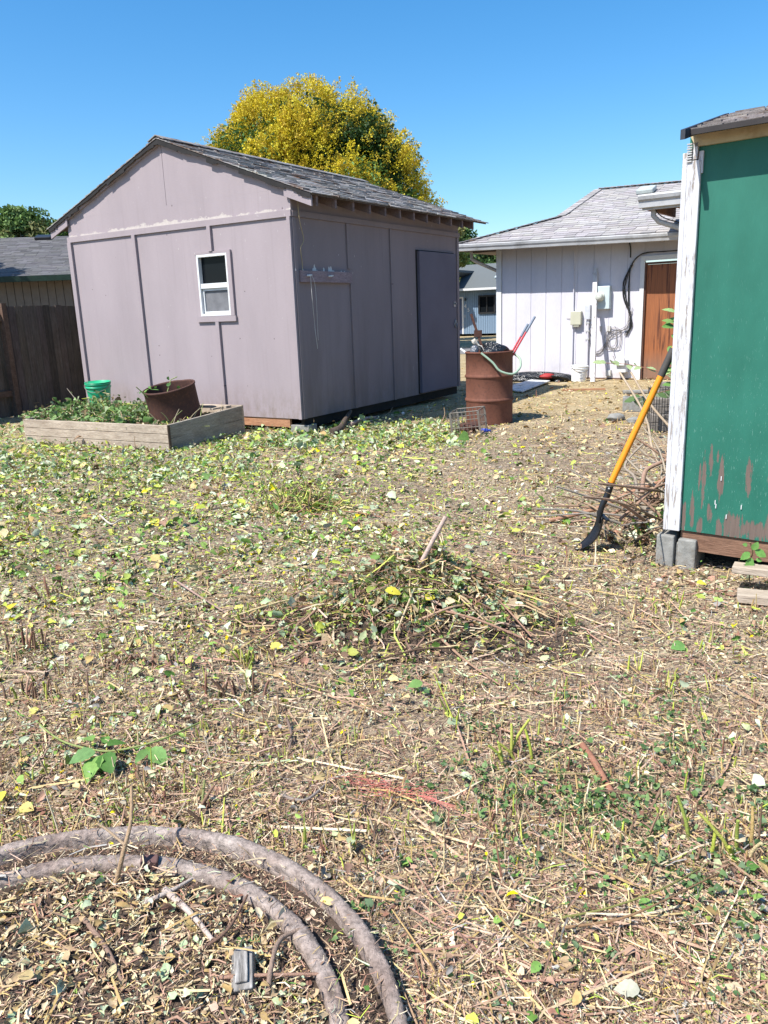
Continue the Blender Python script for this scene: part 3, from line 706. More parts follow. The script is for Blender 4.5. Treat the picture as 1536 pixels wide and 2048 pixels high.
# ------------------------------------------------------------------ green shed
S0 = (1.5535, 4.1448); SY = .6834
gs = empty('shed', (*S0, 0), -SY, 'green painted shed with peeling white corner board, seen at the right edge', 'shed')
ZT = 2.14; ZBG = .195
b = MB(); b.box((.012, .0, ZBG), (2.4, .018, 2.19)); b.build('front_wall', P_green, gs)
b = MB(); b.box((.0, .019, ZBG), (.018, 2.4, 2.19)); b.build('side_wall', m_plain('green_side', (.03, .2, .145), .7, .3), gs)
b = MB(); b.box((2.38, .019, ZBG), (2.4, 2.4, ZT)); b.box((.02, 2.38, ZBG), (2.38, 2.4, ZT)); b.box((.02, .03, ZBG), (2.37, 2.37, ZBG + .03)); b.build('wall', P_green, gs)
b = MB(); b.box((.006, -.022, ZBG - .003), (.070, -.001, 2.06)); bevel(b.build('corner_board', P_peel, gs), .003)
b = MB(); b.box((-.020, -.018, ZBG - .006), (.005, .075, 2.10)); bevel(b.build('corner_board', P_peel, gs), .003)
b = MB(); b.box((.030, -.020, 2.065), (.052, -.002, 2.14)); b.box((.055, -.014, 2.00), (.078, -.002, 2.10)); b.build('splinter', P_peel, gs)
b = MB()
for k in range(8): b.box((.004, -.030 - .004 * (k % 2), 2.055 + k * .011), (.028, -.016, 2.061 + k * .011))
b.build('corrugated_strip', m_plain('corrugated', (.5, .5, .5), .5, .4), gs)
b = MB(); b.hexa([(.040, -.02, 2.122), (2.4, -.02, 2.125), (2.4, -.001, 2.125), (.040, -.001, 2.122), (.002, -.02, 2.191), (2.4, -.02, 2.191), (2.4, -.001, 2.191), (.002, -.001, 2.191)]); b.build('frieze_board', m_plain('yellowed_white_paint', (.52, .43, .27), .8, .2, var=.2, dirt=(.3, .2, .1)), gs)
b = MB(); b.box((.07, .012, .085), (2.35, .05, ZBG - .004)); b.build('floor_joist', W_joist, gs)
b = MB(); b.box((.1, .2, .0), (2.3, 2.3, .08)); b.build('skid_shade', M_shade, gs)  # near-black slab filling in the dark void below the floor
RS = .26
rf = MB()
x0, x1 = .035, 2.6
f = lambda y: 2.165 + RS * (y + .12)
YR = .55
rf.hexa([(x0, -.12, f(-.12)), (x1, -.12, f(-.12)), (x1, YR, f(YR)), (x0, YR, f(YR)), (x0, -.12, f(-.12) + .014), (x1, -.12, f(-.12) + .014), (x1, YR, f(YR) + .014), (x0, YR, f(YR) + .014)])
rf.hexa([(x0, YR, f(YR)), (x1, YR, f(YR)), (x1, 2.6, f(YR) - .2), (x0, 2.6, f(YR) - .2), (x0, YR, f(YR) + .014), (x1, YR, f(YR) + .014), (x1, 2.6, f(YR) - .186), (x0, 2.6, f(YR) - .186)])
rf = rf.build('roof', W_joist, gs)
b = MB(); shingles(b, (x0 - .01, -.135, f(-.135) + .016), (1, 0, 0), (0, 1, RS), x1 - x0, .72, .10, .17, .008, seed=21, jag=.008, lo=.6); b.build('shingles', S_grn, rf)
b = MB(); b.box((x0, -.138, 2.156), (x1, -.121, 2.180)); b.build('fascia', m_plain('dark_fascia', (.035, .030, .03), .7, .3), gs)
b = MB(); b.hexa([(.030, -.21, 2.128), (.052, -.21, 2.128), (.034, .5, 2.31), (.012, .5, 2.31), (.030, -.21, 2.172), (.052, -.21, 2.172), (.034, .5, 2.352), (.012, .5, 2.352)]); b.build('rake_board', m_plain('dark_blue_fascia', (.04, .045, .06), .6, .3), gs)
# peeled chips on the wall
b = MB()
for (xx, zz) in ((.262, .49), (.24, .36), (.245, .34), (.37, .35), (.3, .29)):
    b = MB(); b.box((xx, -.006, zz), (xx + .004, -.001, zz + .022)); b.build('paint_chip', M_white, gs)
# cinder blocks under green shed
p = G(1348, 1120); b = MB()
b.box((-.105, -.10, 0), (-.010, .13, .19)); b.box((.010, -.10, 0), (.105, .13, .18)); b.box((-.0099, -.07, 0), (.0099, .13, .15)); o = bevel(b.build('concrete_block', M_conc, None, (1.640, 4.17, -.03), (0, 0, -.62)), .008); tag(o, 'grey concrete block with a notch under the front left corner of the green shed', 'block')
# scrap lumber
def plank(p0, p1, wd, th, label, mat=W_grey, name='plank'):
    p0 = Vector(p0); p1 = Vector(p1); L = (p1 - p0).length; mid = (p0 + p1) / 2
    b = MB(); n = 8; rr = random.Random(int(L * 1000))
    b.box((-L / 2, -wd / 2, -th / 2), (L / 2, wd / 2, th / 2))
    o = b.build(name, mat, None, mid, (0, -math.asin((p1.z - p0.z) / L), atan2(p1.y - p0.y, p1.x - p0.x))); bevel(o, .003)
    return tag(o, label, 'plank')
a = G(1466, 1138, .09); c2 = G(1580, 1150, .09)
plank((a.x, a.y, .10), (c2.x + .3, c2.y - .2, .10), .09, .035, 'grey weathered plank end raised beside green shed, upper of two')
a = G(1474, 1190, .03); c2 = G(1580, 1200, .03)
plank((a.x, a.y, .03), (c2.x + .3, c2.y - .14, .03), .11, .04, 'grey weathered plank end lying on the ground, lower of two by green shed')

# ------------------------------------------------------------------ fence, left
fd = Vector((-5.2 + 5.87, 13.81 - 12.15, 0)).normalized(); fo = Vector((-5.2, 13.81, 0)); fy = atan2(fd.y, fd.x)
fn = empty('fence', fo, fy, 'dark weathered board fence with brown post and rails in shade left of the shed', 'fence')
r = random.Random(8); x = -6.0; k = 0
pb = MB(); 
while x < 5:
    wd = r.uniform(.135, .15); top = 1.70 + r.uniform(-.012, .012); s = r.uniform(.6, 1.15)
    front = x > -1.0 + .02
    y0 = 0.0 if True else 0
    pb.box((x, y0, .02), (x + wd - .006 - r.uniform(0, .004), y0 + .018, top), (s, s * r.uniform(.92, 1.02), s * r.uniform(.88, 1.0))); x += wd
pb.build('board', W_fence, fn)
tag(fn.children[-1], kind=None)
px = G(55, 835); 
xp = (px - fo).dot(fd)
for xx in (xp - 2.4, xp, xp + 2.4):
    b = MB(); b.box((xx - .045, -.092, 0), (xx + .045, -.002, 1.74)); b.build('post', W_rail, fn)
for zz in (.38, 1.52):
    b = MB(); b.box((xp - 2.35, -.055, zz - .045), (xp - .047, -.003, zz + .045)); b.build('rail', W_rail, fn)

# ------------------------------------------------------------------ left neighbour house
nh = empty('house', (-13, 20.2, 0), .06, 'tan house with dark grey shingle roof and green gutter behind the fence, left', 'house')
b = MB(); x = 0
while x < 14: b.box((x - 4, 0, 0), (x - 4 + .185, .03, 2.6)); x += .2
b.box((-4, .03, 0), (10, 7, 2.58)); b.build('wall', m_plain('tan_siding', (.15, .13, .115), .8, .2, var=.12), nh)
b = MB(); b.box((-4.5, -.62, 2.43), (10.5, -.5, 2.56)); b.build('gutter', m_plain('dark_green_gutter', (.012, .028, .02), .5, .2), nh)
ns = .33
b = MB(); b.hexa([(-4.5, -.5, 2.50), (10.5, -.5, 2.50), (10.5, 3.4, 2.50 + ns * 3.9), (-4.5, 3.4, 2.50 + ns * 3.9), (-4.5, -.5, 2.54), (10.5, -.5, 2.54), (10.5, 3.4, 2.54 + ns * 3.9), (-4.5, 3.4, 2.54 + ns * 3.9)])
b.hexa([(-4.5, 3.4, 2.50 + ns * 3.9), (10.5, 3.4, 2.50 + ns * 3.9), (10.5, 7.3, 2.5), (-4.5, 7.3, 2.5), (-4.5, 3.4, 2.54 + ns * 3.9), (10.5, 3.4, 2.54 + ns * 3.9), (10.5, 7.3, 2.54), (-4.5, 7.3, 2.54)])
nr = b.build('roof', S_dark, nh)
b = MB(); shingles(b, (-4.5, -.58, 2.525), (1, 0, 0), (0, 1, ns), 15, 4.2, .14, .3, .008, seed=31, lo=.75, jag=.004); b.build('shingles', S_dark, nr)
for xx in (3.85, .9, 2.2):
    b = MB(); b.box((-.22, -.16, 0), (.22, .16, .1), M=Matrix.Translation((xx, 3.15, 2.55 + ns * 3.62)) @ Matrix.Rotation(math.atan(ns), 4, 'X')); bevel(b.build('roof_vent', M_black, nr), .02)

# ------------------------------------------------------------------ far blue house
fh = empty('house', (6.25, 42, .12), -.5, 'distant blue house with white trimmed window and door, seen between the sheds', 'house')
fh.scale = (.78, .78, .78)
P_blue = m_plain('blue_siding', (.20, .28, .38), .8, .2, var=.08)
b = MB(); x = -6.0
while x < 4: b.box((x, 0, 0), (x + .10, .03, 2.85)); x += .13
b.box((-6, .03, 0), (4, 7, 2.85)); b.build('wall', P_blue, fh)
b = MB(); b.hexa([(-6.5, -.6, 2.85), (4.5, -.6, 2.85), (4.5, 3.6, 4.6), (-6.5, 3.6, 4.6), (-6.5, -.6, 2.95), (4.5, -.6, 2.95), (4.5, 3.6, 4.7), (-6.5, 3.6, 4.7)]); b.build('roof', S_blue, fh)
b = MB(); b.box((-6.5, -.72, 2.83), (4.5, -.605, 2.97)); b.build('gutter', M_white, fh)
# gable of the entrance wing
ex = -2.55
b = MB(); q0 = Vector((ex, -2.0, 4.6)); q1 = Vector((ex - 3.0, -2.0, 2.7))
b.hexa([(ex - 3, -2, 2.62), (ex, -2, 4.05), (ex, 3.2, 4.05), (ex - 3, 3.2, 2.62), (ex - 3, -2, 2.75), (ex, -2, 4.2), (ex, 3.2, 4.2), (ex - 3, 3.2, 2.75)]); b.build('entrance_roof', S_blue, fh)
b = MB(); b.hexa([(ex - 3, -2.06, 2.5), (ex + .05, -2.06, 3.96), (ex + .05, -2.01, 3.96), (ex - 3, -2.01, 2.5), (ex - 3, -2.06, 2.75), (ex + .05, -2.06, 4.2), (ex + .05, -2.01, 4.2), (ex - 3, -2.01, 2.75)]); b.build('barge_board', M_white, fh)

b = MB(); frm(b, -1.30, -.10, 1.30, 2.50, .10, -.09, .02); b.box((-.735, -.08, 1.402), (-.665, .02, 2.398)); wf = b.build('window', M_white, fh)
b = MB(); b.box((-1.198, -.012, 1.402), (-.737, -.004, 2.398)); b.box((-.663, -.012, 1.402), (-.202, -.004, 2.398)); b.build('pane', M_glass, wf)
b = MB(); b.box((-3.35, -.03, .02), (-2.50, -.002, 2.35)); b.build('door', m_plain('navy_door', (.05, .07, .14)), fh)
b = MB(); b.box((-2.495, -.05, 0), (-2.39, -.002, 2.45)); b.box((-3.46, -.05, 0), (-3.355, -.002, 2.45)); b.box((-3.354, -.05, 2.352), (-2.496, -.002, 2.45)); b.build('door_frame', M_white, fh)
b = MB(); b.tube([(-2.22, -.08, 2.2), (-2.22, -.08, 2.38)], [.07, .05], 8); b.build('lamp', M_black, fh)
def digit(txt, x, z, size):
    cu = bpy.data.curves.new('house_number', 'FONT'); cu.body = txt; cu.size = size; cu.extrude = .01
    o = bpy.data.objects.new('house_number', cu); C.objects.link(o); o.parent = fh; o.location = (x, -.03, z); o.rotation_euler = (pi / 2, 0, 0); cu.materials.append(M_white)
    me = bpy.data.meshes.new_from_object(o); nm = bpy.data.objects.new('house_number', me); C.objects.link(nm); nm.parent = fh; nm.location = o.location; nm.rotation_euler = o.rotation_euler; bpy.data.objects.remove(o); return nm
digit('4', -2.34, 1.72, .36); digit('5', -2.12, 1.47, .36); digit('1', -2.36, 1.08, .30)
fh.children[-1].data.materials[0] = M_black
b = MB(); q = Matrix.Translation((-.25, .9, 3.62)) @ Matrix.Rotation(.39, 4, 'X'); b.box((-.22, -.15, 0), (.22, .15, .08), M=q); b.build('roof_vent', m_plain('vent_pale', (.45, .52, .55)), fh)

# ------------------------------------------------------------------ mass mesh builder for leaves, straw
def mass(name, V, F, col, mat, parent=None, smooth=False):
    """V (n,k,3) points of n pieces, F list of faces on k points, col (n,3)"""
    n, k = V.shape[:2]; nf = len(F); L = len(F[0])
    me = bpy.data.meshes.new(name)
    me.vertices.add(n * k); me.vertices.foreach_set('co', V.astype(np.float32).ravel())
    idx = (np.arange(n)[:, None, None] * k + np.array(F)[None]).astype(np.int32)
    me.loops.add(n * nf * L); me.loops.foreach_set('vertex_index', idx.ravel())
    me.polygons.add(n * nf); me.polygons.foreach_set('loop_start', (np.arange(n * nf) * L).astype(np.int32))
    try: me.polygons.foreach_set('loop_total', np.full(n * nf, L, np.int32))
    except Exception: pass
    me.update(calc_edges=True)
    at = me.attributes.new('col', 'FLOAT_COLOR', 'FACE')
    cc = np.repeat(np.c_[col, np.ones(n)], nf, axis=0).astype(np.float32); at.data.foreach_set('color', cc.ravel())
    me.materials.append(mat)
    o = bpy.data.objects.new(name, me); C.objects.link(o)
    if parent: o.parent = parent
    return o
def rot_dirs(n, tilt):
    a = rng.uniform(0, 2 * pi, n); t = rng.normal(0, tilt, n)
    d = np.c_[np.cos(a) * np.cos(t), np.sin(a) * np.cos(t), np.sin(t)]
    b = np.cross(d, [0, 0, 1.]); b /= np.linalg.norm(b, axis=1)[:, None]
    ro = rng.normal(0, tilt * 1.6, n)[:, None]; u = np.cross(b, d)
    return d, b * np.cos(ro) + u * np.sin(ro), u * np.cos(ro) - b * np.sin(ro)
def leaf_pieces(P, L, Wd, tilt=.45, fold=.3, d3=None):
    """torn, folded leaf fragments: a midrib line with a ragged edge on each side"""
    n = len(P); d, b, u = d3 if d3 is not None else rot_dirs(n, tilt)
    L = L[:, None]; Wd = Wd[:, None]; fo = (fold * rng.uniform(-.3, 1.8, n))[:, None]; cu = np.abs(rng.normal(0, .35, n))[:, None]
    jt = lambda s_=.18: rng.normal(0, s_, (n, 1))
    p0 = P - d * L * .5 - u * L * cu * .3; p1 = P + d * L * .5 - u * L * cu * .5; pm = P + d * L * .05
    def side(sg):
        o_ = []
        for t, ww in ((-.32, .34), (.02, .52), (.34, .36)):
            wv = Wd * ww * (1 + jt(.3)).clip(.25, 1.7)
            o_.append(P + b * wv * sg + u * (wv * fo + L * jt(.05)) + d * L * (t + jt(.07)))
        return o_
    l, r_ = side(1), side(-1)
    V = np.stack([p0, pm, p1] + l + r_, 1)
    return V, [(0, 1, 4, 3), (1, 2, 5, 4), (0, 6, 7, 1), (1, 7, 8, 2)]
def straw_pieces(P, L, Wd, tilt=.15, bend=.12):
    n = len(P); d, b, u = rot_dirs(n, tilt); L = L[:, None]; Wd = Wd[:, None]; k = rng.normal(0, bend, n)[:, None]
    p0 = P - d * L * .5; p1 = P + b * L * k; p2 = P + d * L * .5; h = (b + u * .6) * Wd * .5
    V = np.stack([p0 - h, p1 - h, p2 - h * .6, p2 + h * .6, p1 + h, p0 + h], 1)
    return V, [(0, 1, 4, 5), (1, 2, 3, 4)]

PAL = dict(
    tan=[(.46, .36, .24), (.56, .46, .32), (.38, .28, .18), (.63, .54, .40), (.30, .21, .145)],
    straw=[(.55, .43, .24), (.60, .50, .31), (.46, .34, .17), (.38, .27, .14)],
    brown=[(.20, .13, .10), (.27, .18, .13), (.14, .095, .07), (.34, .22, .165), (.24, .13, .095)],
    pink=[(.44, .30, .22), (.52, .38, .30), (.36, .22, .17)],
    pale=[(.52, .58, .40), (.62, .66, .50), (.42, .51, .32), (.56, .60, .36)],
    green=[(.13, .22, .06), (.20, .30, .09), (.09, .17, .05), (.26, .36, .12)],
    lime=[(.42, .47, .12), (.50, .52, .16), (.36, .42, .13)],
    yellow=[(.72, .62, .06), (.64, .50, .06), (.70, .58, .16)],
    grey=[(.42, .40, .37), (.30, .28, .26)])
PAL = {k: [tuple(min(.85, c * (1.28 if k in ('tan', 'brown', 'pink', 'green', 'straw') else 1.15)) for c in q) for q in v] for k, v in PAL.items()}
def sat(q, k=1.2):
    m_ = sum(q) / 3; return tuple(min(.85, max(.01, m_ + k * (c - m_))) for c in q)
PAL = {k: [sat(q) for q in v] for k, v in PAL.items()}
KEYS = list(PAL)
def zone_weights(x, y, kind):
    """weights over KEYS by place"""
    g = 1 / (1 + np.exp(-(y - 3.9) * 1.8)) * 1 / (1 + np.exp((x - .25 - .10 * (y - 4)) * 1.8)) * 1 / (1 + np.exp((y - 10.5) * 1.5))
    nz = .5 + .5 * np.sin(x * 1.9 + 1.3 * np.sin(y * 1.3)) * np.sin(y * 2.3 + 1.7 * np.sin(x * 1.1 + .5)); nz2 = .5 + .5 * np.sin(x * 4.3 + 2) * np.sin(y * 3.9 + x)
    mid = np.exp(-((y - 3.4) / 1.3) ** 2)
    f = 1 / (1 + np.exp(-(y - 8.5) * 1.3)) * 1 / (1 + np.exp(-(x - .6) * 2.5))
    fr = 1 / (1 + np.exp((y - 3.6) * 2.0)); rg = 1 / (1 + np.exp(-(x - .1) * 3))
    W = {}
    if kind == 'leaf':
        W['tan'] = .8 - .3 * g; W['straw'] = .35 + 2.5 * f + 1.0 * g * (1 - nz2); W['brown'] = .30 + .4 * fr * (1 - rg); W['pink'] = .08 + .08 * fr
        W['pale'] = .30 + 1.9 * g * (.35 + nz) + .8 * mid * nz; W['green'] = .22 + 2.2 * g * (.3 + nz) + .5 * fr * rg * nz2; W['lime'] = .12 + 2.2 * g * (.4 + nz2); W['yellow'] = .02 + .55 * g * nz * nz2; W['grey'] = .15 + 0 * g
    else:
        W['tan'] = 1.4 - .5 * g; W['straw'] = .7 + 3.0 * f + .5 * g; W['brown'] = .5 + .6 * mid; W['pink'] = .5 + .7 * fr + .5 * mid
        W['pale'] = .1 + .2 * g; W['green'] = .08 + .9 * g; W['lime'] = .12 + 2.2 * g; W['yellow'] = 0 * g + .01; W['grey'] = .25 + 0 * g
    A = np.stack([W[k] * np.ones_like(x) for k in KEYS], 1); return A / A.sum(1, keepdims=True), g, f
def pick_cols(x, y, kind):
    A, g, f = zone_weights(x, y, kind); cdf = A.cumsum(1); u = rng.random(len(x))[:, None]; k = (u > cdf).sum(1).clip(0, len(KEYS) - 1)
    mx = max(len(v) for v in PAL.values()); tab = np.array([[PAL[q][i % len(PAL[q])] for i in range(mx)] for q in KEYS])
    c = tab[k, rng.integers(0, mx, len(x))]; return c * rng.uniform(.72, 1.12, (len(x), 1))

# solid footprints kept free of litter
def in_frame(x, y, o, yaw, x0, x1, y0, y1):
    dx, dy = x - o[0], y - o[1]; u = dx * cos(yaw) - dy * sin(yaw); v = dx * sin(yaw) + dy * cos(yaw)
    return (u > x0) & (u < x1) & (v > y0) & (v < y1)
PLO, PLY = (-2.33, 8.55), .49
def blocked(x, y):
    m = in_frame(x, y, (-.9332, 9.4927), .5661, -SW, 0, .05, SL) | in_frame(x, y, (2.4724, 16.5171), .6162, 0, 8, 0, 6) | in_frame(x, y, PLO, PLY, -2.33, 0, 0, 1.3)
    m |= in_frame(x, y, S0, SY, .1, 3, .1, 3) | (np.hypot(x - 1.38, y - 9.95) < .28)
    return m
def sample_ground(n, screen=.75):
    ns = int(n * screen); px = rng.uniform(-150, 1690, ns); py = 700 + (2100 - 700) * rng.random(ns) ** .9
    a = (px - 768) / FPX; c_ = (py - 1024) / FPX
    d = np.array(_f)[None] + a[:, None] * np.array(CR)[None] - c_[:, None] * np.array(CU)[None]
    t = -CH / d[:, 2]; x = d[:, 0] * t; y = d[:, 1] * t; k = (t > 0) & (y < 26); x, y = x[k], y[k]
    nw = n - ns; y2 = 1 + 14 * rng.random(nw) ** 1.3; x2 = rng.uniform(-.75, .65, nw) * (y2 + 1.5)
    x = np.r_[x, x2]; y = np.r_[y, y2]; k = ~blocked(x, y); return x[k], y[k]
def ringmask(x, y): 
    rr = np.hypot(x + .745, y - 1.125); return ((rr > .612) & (rr < .77)) 
# leaves
x, y = sample_ground(340000)
_, g, f = zone_weights(x, y, 'leaf')
patch = .5 + .5 * np.sin(x * 3.1 + 2 * np.sin(y * 2.1)) * np.sin(y * 3.7 + 1.5 * np.sin(x * 2.3))
front_bare = 1 / (1 + np.exp((y - 3.0) * 2.5)) * 1 / (1 + np.exp(-(x + .35) * 4))
keep = rng.random(len(x)) < np.clip(.22 + g * (.25 + .95 * patch ** 1.3) + .28 * patch - .26 * front_bare - .10 / (1 + np.exp((y - 3.2) * 3)), .06, 1)
keep &= ~(ringmask(x, y) & (rng.random(len(x)) < .95))
x, y = x[keep], y[keep]; n = len(x)
sz = np.exp(rng.normal(-5.35, .78, n)).clip(.0015, .028) * (1 + .16 * np.clip(y - 2, 0, 8)); sz *= np.where(zone_weights(x, y, 'leaf')[1] > .5, 1.2, 1)
P = np.c_[x, y, hgt(x, y) + rng.exponential(.009, n) * (1 + 1.3 * g[keep]) + .003]; P[:, 2] = np.where(ringmask(x, y), .060, P[:, 2])
V, F = leaf_pieces(P, sz * 1.5, sz * rng.uniform(.5, 1.1, n), .42, .3)
tag(mass('leaf_litter', V, F, pick_cols(x, y, 'leaf'), M_litter), 'scattered chopped leaves, pale green, yellow and brown, covering the whole yard', 'leaf litter', kind='stuff')
# straw and stems
x, y = sample_ground(330000)
keep = ~(ringmask(x, y) & (rng.random(len(x)) < .93))
fb = 1 / (1 + np.exp((y - 2.6) * 2.5)) * 1 / (1 + np.exp(-(x + .3) * 4)); bare = .5 + .5 * np.sin(x * 2.3 + 1.8 * np.sin(y * 1.9) + 1) * np.sin(y * 2.9 + 1.2 * np.sin(x * 2.7)); keep &= rng.random(len(x)) < (1 - .38 * fb) * (.38 + .65 * bare) * (1 - .12 * zone_weights(x, y, 'leaf')[1])
x, y = x[keep], y[keep]; n = len(x)
L = np.exp(rng.normal(-4.1, .75, n)).clip(.005, .25) * (1 + .05 * np.clip(y - 2, 0, 8)); Wd = (.0008 + .022 * L * rng.uniform(.5, 1.5, n)).clip(.0008, .005) * (1 + .14 * np.clip(y - 2, 0, 10))
P = np.c_[x, y, hgt(x, y) + rng.exponential(.007, n) + .003]; P[:, 2] = np.where(ringmask(x, y), .061, P[:, 2])
V, F = straw_pieces(P, L, Wd, .13)
tag(mass('straw_litter', V, F, pick_cols(x, y, 'straw'), M_litter), 'dry chopped straw and stem pieces strewn over the whole yard', 'straw', kind='stuff')

x, y = sample_ground(5200); keep = ~ringmask(x, y) & (y < 11) & (np.hypot(x + .745, y - 1.125) > .6); x, y = x[keep], y[keep]; n = len(x)
L = np.exp(rng.normal(-1.95, .5, n)).clip(.06, .5); V, F = straw_pieces(np.c_[x, y, hgt(x, y) + rng.uniform(.004, .022, n)], L, (.0018 + .008 * L * rng.uniform(.5, 1.6, n)) * (1 + .08 * np.clip(y - 2, 0, 8)), .05, .07)
cl = PAL['tan'] + PAL['pink'] * 2 + PAL['brown'] + PAL['straw']
tag(mass('dry_stems', V, F, np.array(cl)[rng.integers(0, len(cl), n)] * rng.uniform(.7, 1.05, (n, 1)), M_litter), 'long thin dry stems lying flat in every direction across the yard', 'stems', kind='stuff')
# upright stubble
def stubble(name, n, label, region, hmean, cols, spread=.35, wid=.0028, clump=None):
    X, Y = [], []
    while len(X) < n:
        px = rng.uniform(-50, 1586); py = rng.uniform(*region[2:]) ; p = G(px, py)
        if region[0] <= px <= region[1]:
            m_ = rng.integers(*(clump or (2, 8)))
            for _ in range(m_): X.append(p.x + rng.normal(0, .035)); Y.append(p.y + rng.normal(0, .035))
    x = np.array(X[:n]); y = np.array(Y[:n]); k = ~blocked(x, y) & ~ringmask(x, y); x, y = x[k], y[k]; n = len(x)
    H = (hmean * np.exp(rng.normal(0, .45, n))); a = rng.uniform(0, 2 * pi, n); t = rng.normal(0, spread, n)
    d = np.c_[np.cos(a) * np.sin(t), np.sin(a) * np.sin(t), np.cos(t)]; P0 = np.c_[x, y, hgt(x, y) - .004]
    b = np.cross(d, [0, 1., 0]); b /= np.linalg.norm(b, axis=1)[:, None]; e = np.cross(d, b)
    w_ = (wid * rng.uniform(.6, 1.6, n) * (1 + .12 * np.clip(y - 2, 0, 8)))[:, None]; bd = rng.normal(0, .12, (n, 1)) * H[:, None]
    rings = []
    for q, s in ((0, 1), (.5, .85), (1, .6)):
        c0 = P0 + d * H[:, None] * q + e * bd * (q * q)
        rings += [c0 + b * w_ * s, c0 - b * w_ * .5 * s + e * w_ * .87 * s, c0 - b * w_ * .5 * s - e * w_ * .87 * s]
    V = np.stack(rings, 1); F = [(i, (i + 1) % 3, (i + 1) % 3 + 3, i + 3) for i in range(3)] + [(i + 3, (i + 1) % 3 + 3, (i + 1) % 3 + 6, i + 6) for i in range(3)]
    cc = np.array(cols)[rng.integers(0, len(cols), n)] * rng.uniform(.75, 1.1, (n, 1))
    return tag(mass(name, V, F, cc, M_litter), label, 'stubble', kind='stuff')
stubble('stubble', 5200, 'short cut stalks standing up across the yard', (-50, 1586, 790, 1750), .035, PAL['tan'] + PAL['brown'] + PAL['lime'] + PAL['straw'])

# low green weeds, lower right
def weeds(name, spots, n, label, sz0=.012):
    X, Y, Z = [], [], []
    for (px, py, s, m_) in spots:
        p = G(px, py)
        X += list(p.x + rng.normal(0, s, m_)); Y += list(p.y + rng.normal(0, s * .8, m_))
    x = np.array(X); y = np.array(Y); n = len(x)
    P = np.c_[x, y, hgt(x, y) + rng.uniform(.008, .035, n)]
    sz = np.exp(rng.normal(math.log(sz0 * .9), .38, n)).clip(.004, .021)
    V, F = leaf_pieces(P, sz * 1.25, sz * .95, .5, .2)
    cc = np.array([(.13, .24, .07), (.18, .32, .10), (.10, .19, .07), (.25, .38, .14), (.20, .29, .15)])[rng.integers(0, 5, n)] * rng.uniform(.8, 1.1, (n, 1))
    return tag(mass(name, V, F, cc, M_leaf), label, 'weeds', kind='stuff')
sp = []
rs = random.Random(12)
for _ in range(85):
    px = rs.gauss(1250, 200); py = 1620 + rs.gauss(0, 110) + (px - 1250) * .12; sp.append((px, py, rs.uniform(.02, .06), rs.randint(8, 30)))
for _ in range(50): sp.append((rs.uniform(650, 1536), rs.uniform(1350, 2048), rs.uniform(.01, .03), rs.randint(3, 10)))
for _ in range(40): sp.append((rs.uniform(0, 900), rs.uniform(900, 1200), rs.uniform(.02, .08), rs.randint(5, 18)))
weeds('ground_weeds', sp, 0, 'low green weeds spreading through the litter, thickest lower right')

# ------------------------------------------------------------------ ring bed
def ring(name, R, wdt, z0, hh, mat, parent, seed, phs):
    r_ = random.Random(seed); ph = [(k, r_.uniform(0, 6), r_.uniform(.2, 1)) for k in (2, 3, 5, 9, 17, 31, 53)]
    rows = []
    n = 700
    for i in range(n + 1):
        a = 2 * pi * i / n
        nz = sum(am * sin(k * a + p) for k, p, am in ph) / 3
        rows.append([((R + wdt / 2 * cx * (1 + .07 * nz) + r_.uniform(-.0012, .0012)) * cos(a), (R + wdt / 2 * cx * (1 + .07 * nz)) * sin(a), z0 + hh * cz * (1 + .03 * nz) + .003 * nz + r_.uniform(-.0018, .0018)) for cx, cz in ((-1.15, -1), (-1.12, .72), (-1.0, .93), (-.6, .99), (-.1, 1), (.5, .99), (1.0, .93), (1.12, .72), (1.15, -1))])
    b = MB(); b.grid(rows); return b.build(name, mat, parent)
def m_crack():
    m = Mat('cracked_grey_rim', .95, .1)
    co = m.co(); n = m.noise(co, 60, 6, .7); n2 = m.noise(co, 7, 5)
    v = m.vor(m.co((1, 1, 1)), 38, 'Distance', 'DISTANCE_TO_EDGE')
    c = m.mix(m.ramp(n2, [(.3, 0), (.7, 1)]), (.30, .225, .19), (.50, .42, .37)); c = m.mix(.9, c, m.ramp(n, [(.35, .4), (.6, 1)]), 'MULTIPLY')
    c = m.mix(m.ramp(v, [(0.0, .0), (.01, 0)]), c, (.2, .17, .15)); m.base(c); m.bump(m.math('ADD', n, m.math('MULTIPLY', n2, 2)), 1.0, .008); return m.m
rb = empty('ring_bed', (-.745, 1.125, 0), 0, 'round half buried bed edged by two cracked grey rings, filled with cut stems', 'garden bed')
MC = m_crack()
ring('outer_ring', .748, .030, .0, .062, MC, rb, 1, 0); ring('inner_ring', .634, .035, .012, .042, MC, rb, 2, 0)
b = MB(); b.lathe([(.80, -.02), (.77, .015), (.70, .022), (.62, .03), (.4, .035), (0.001, .035)], 60); b.build('soil', M_soil, rb)
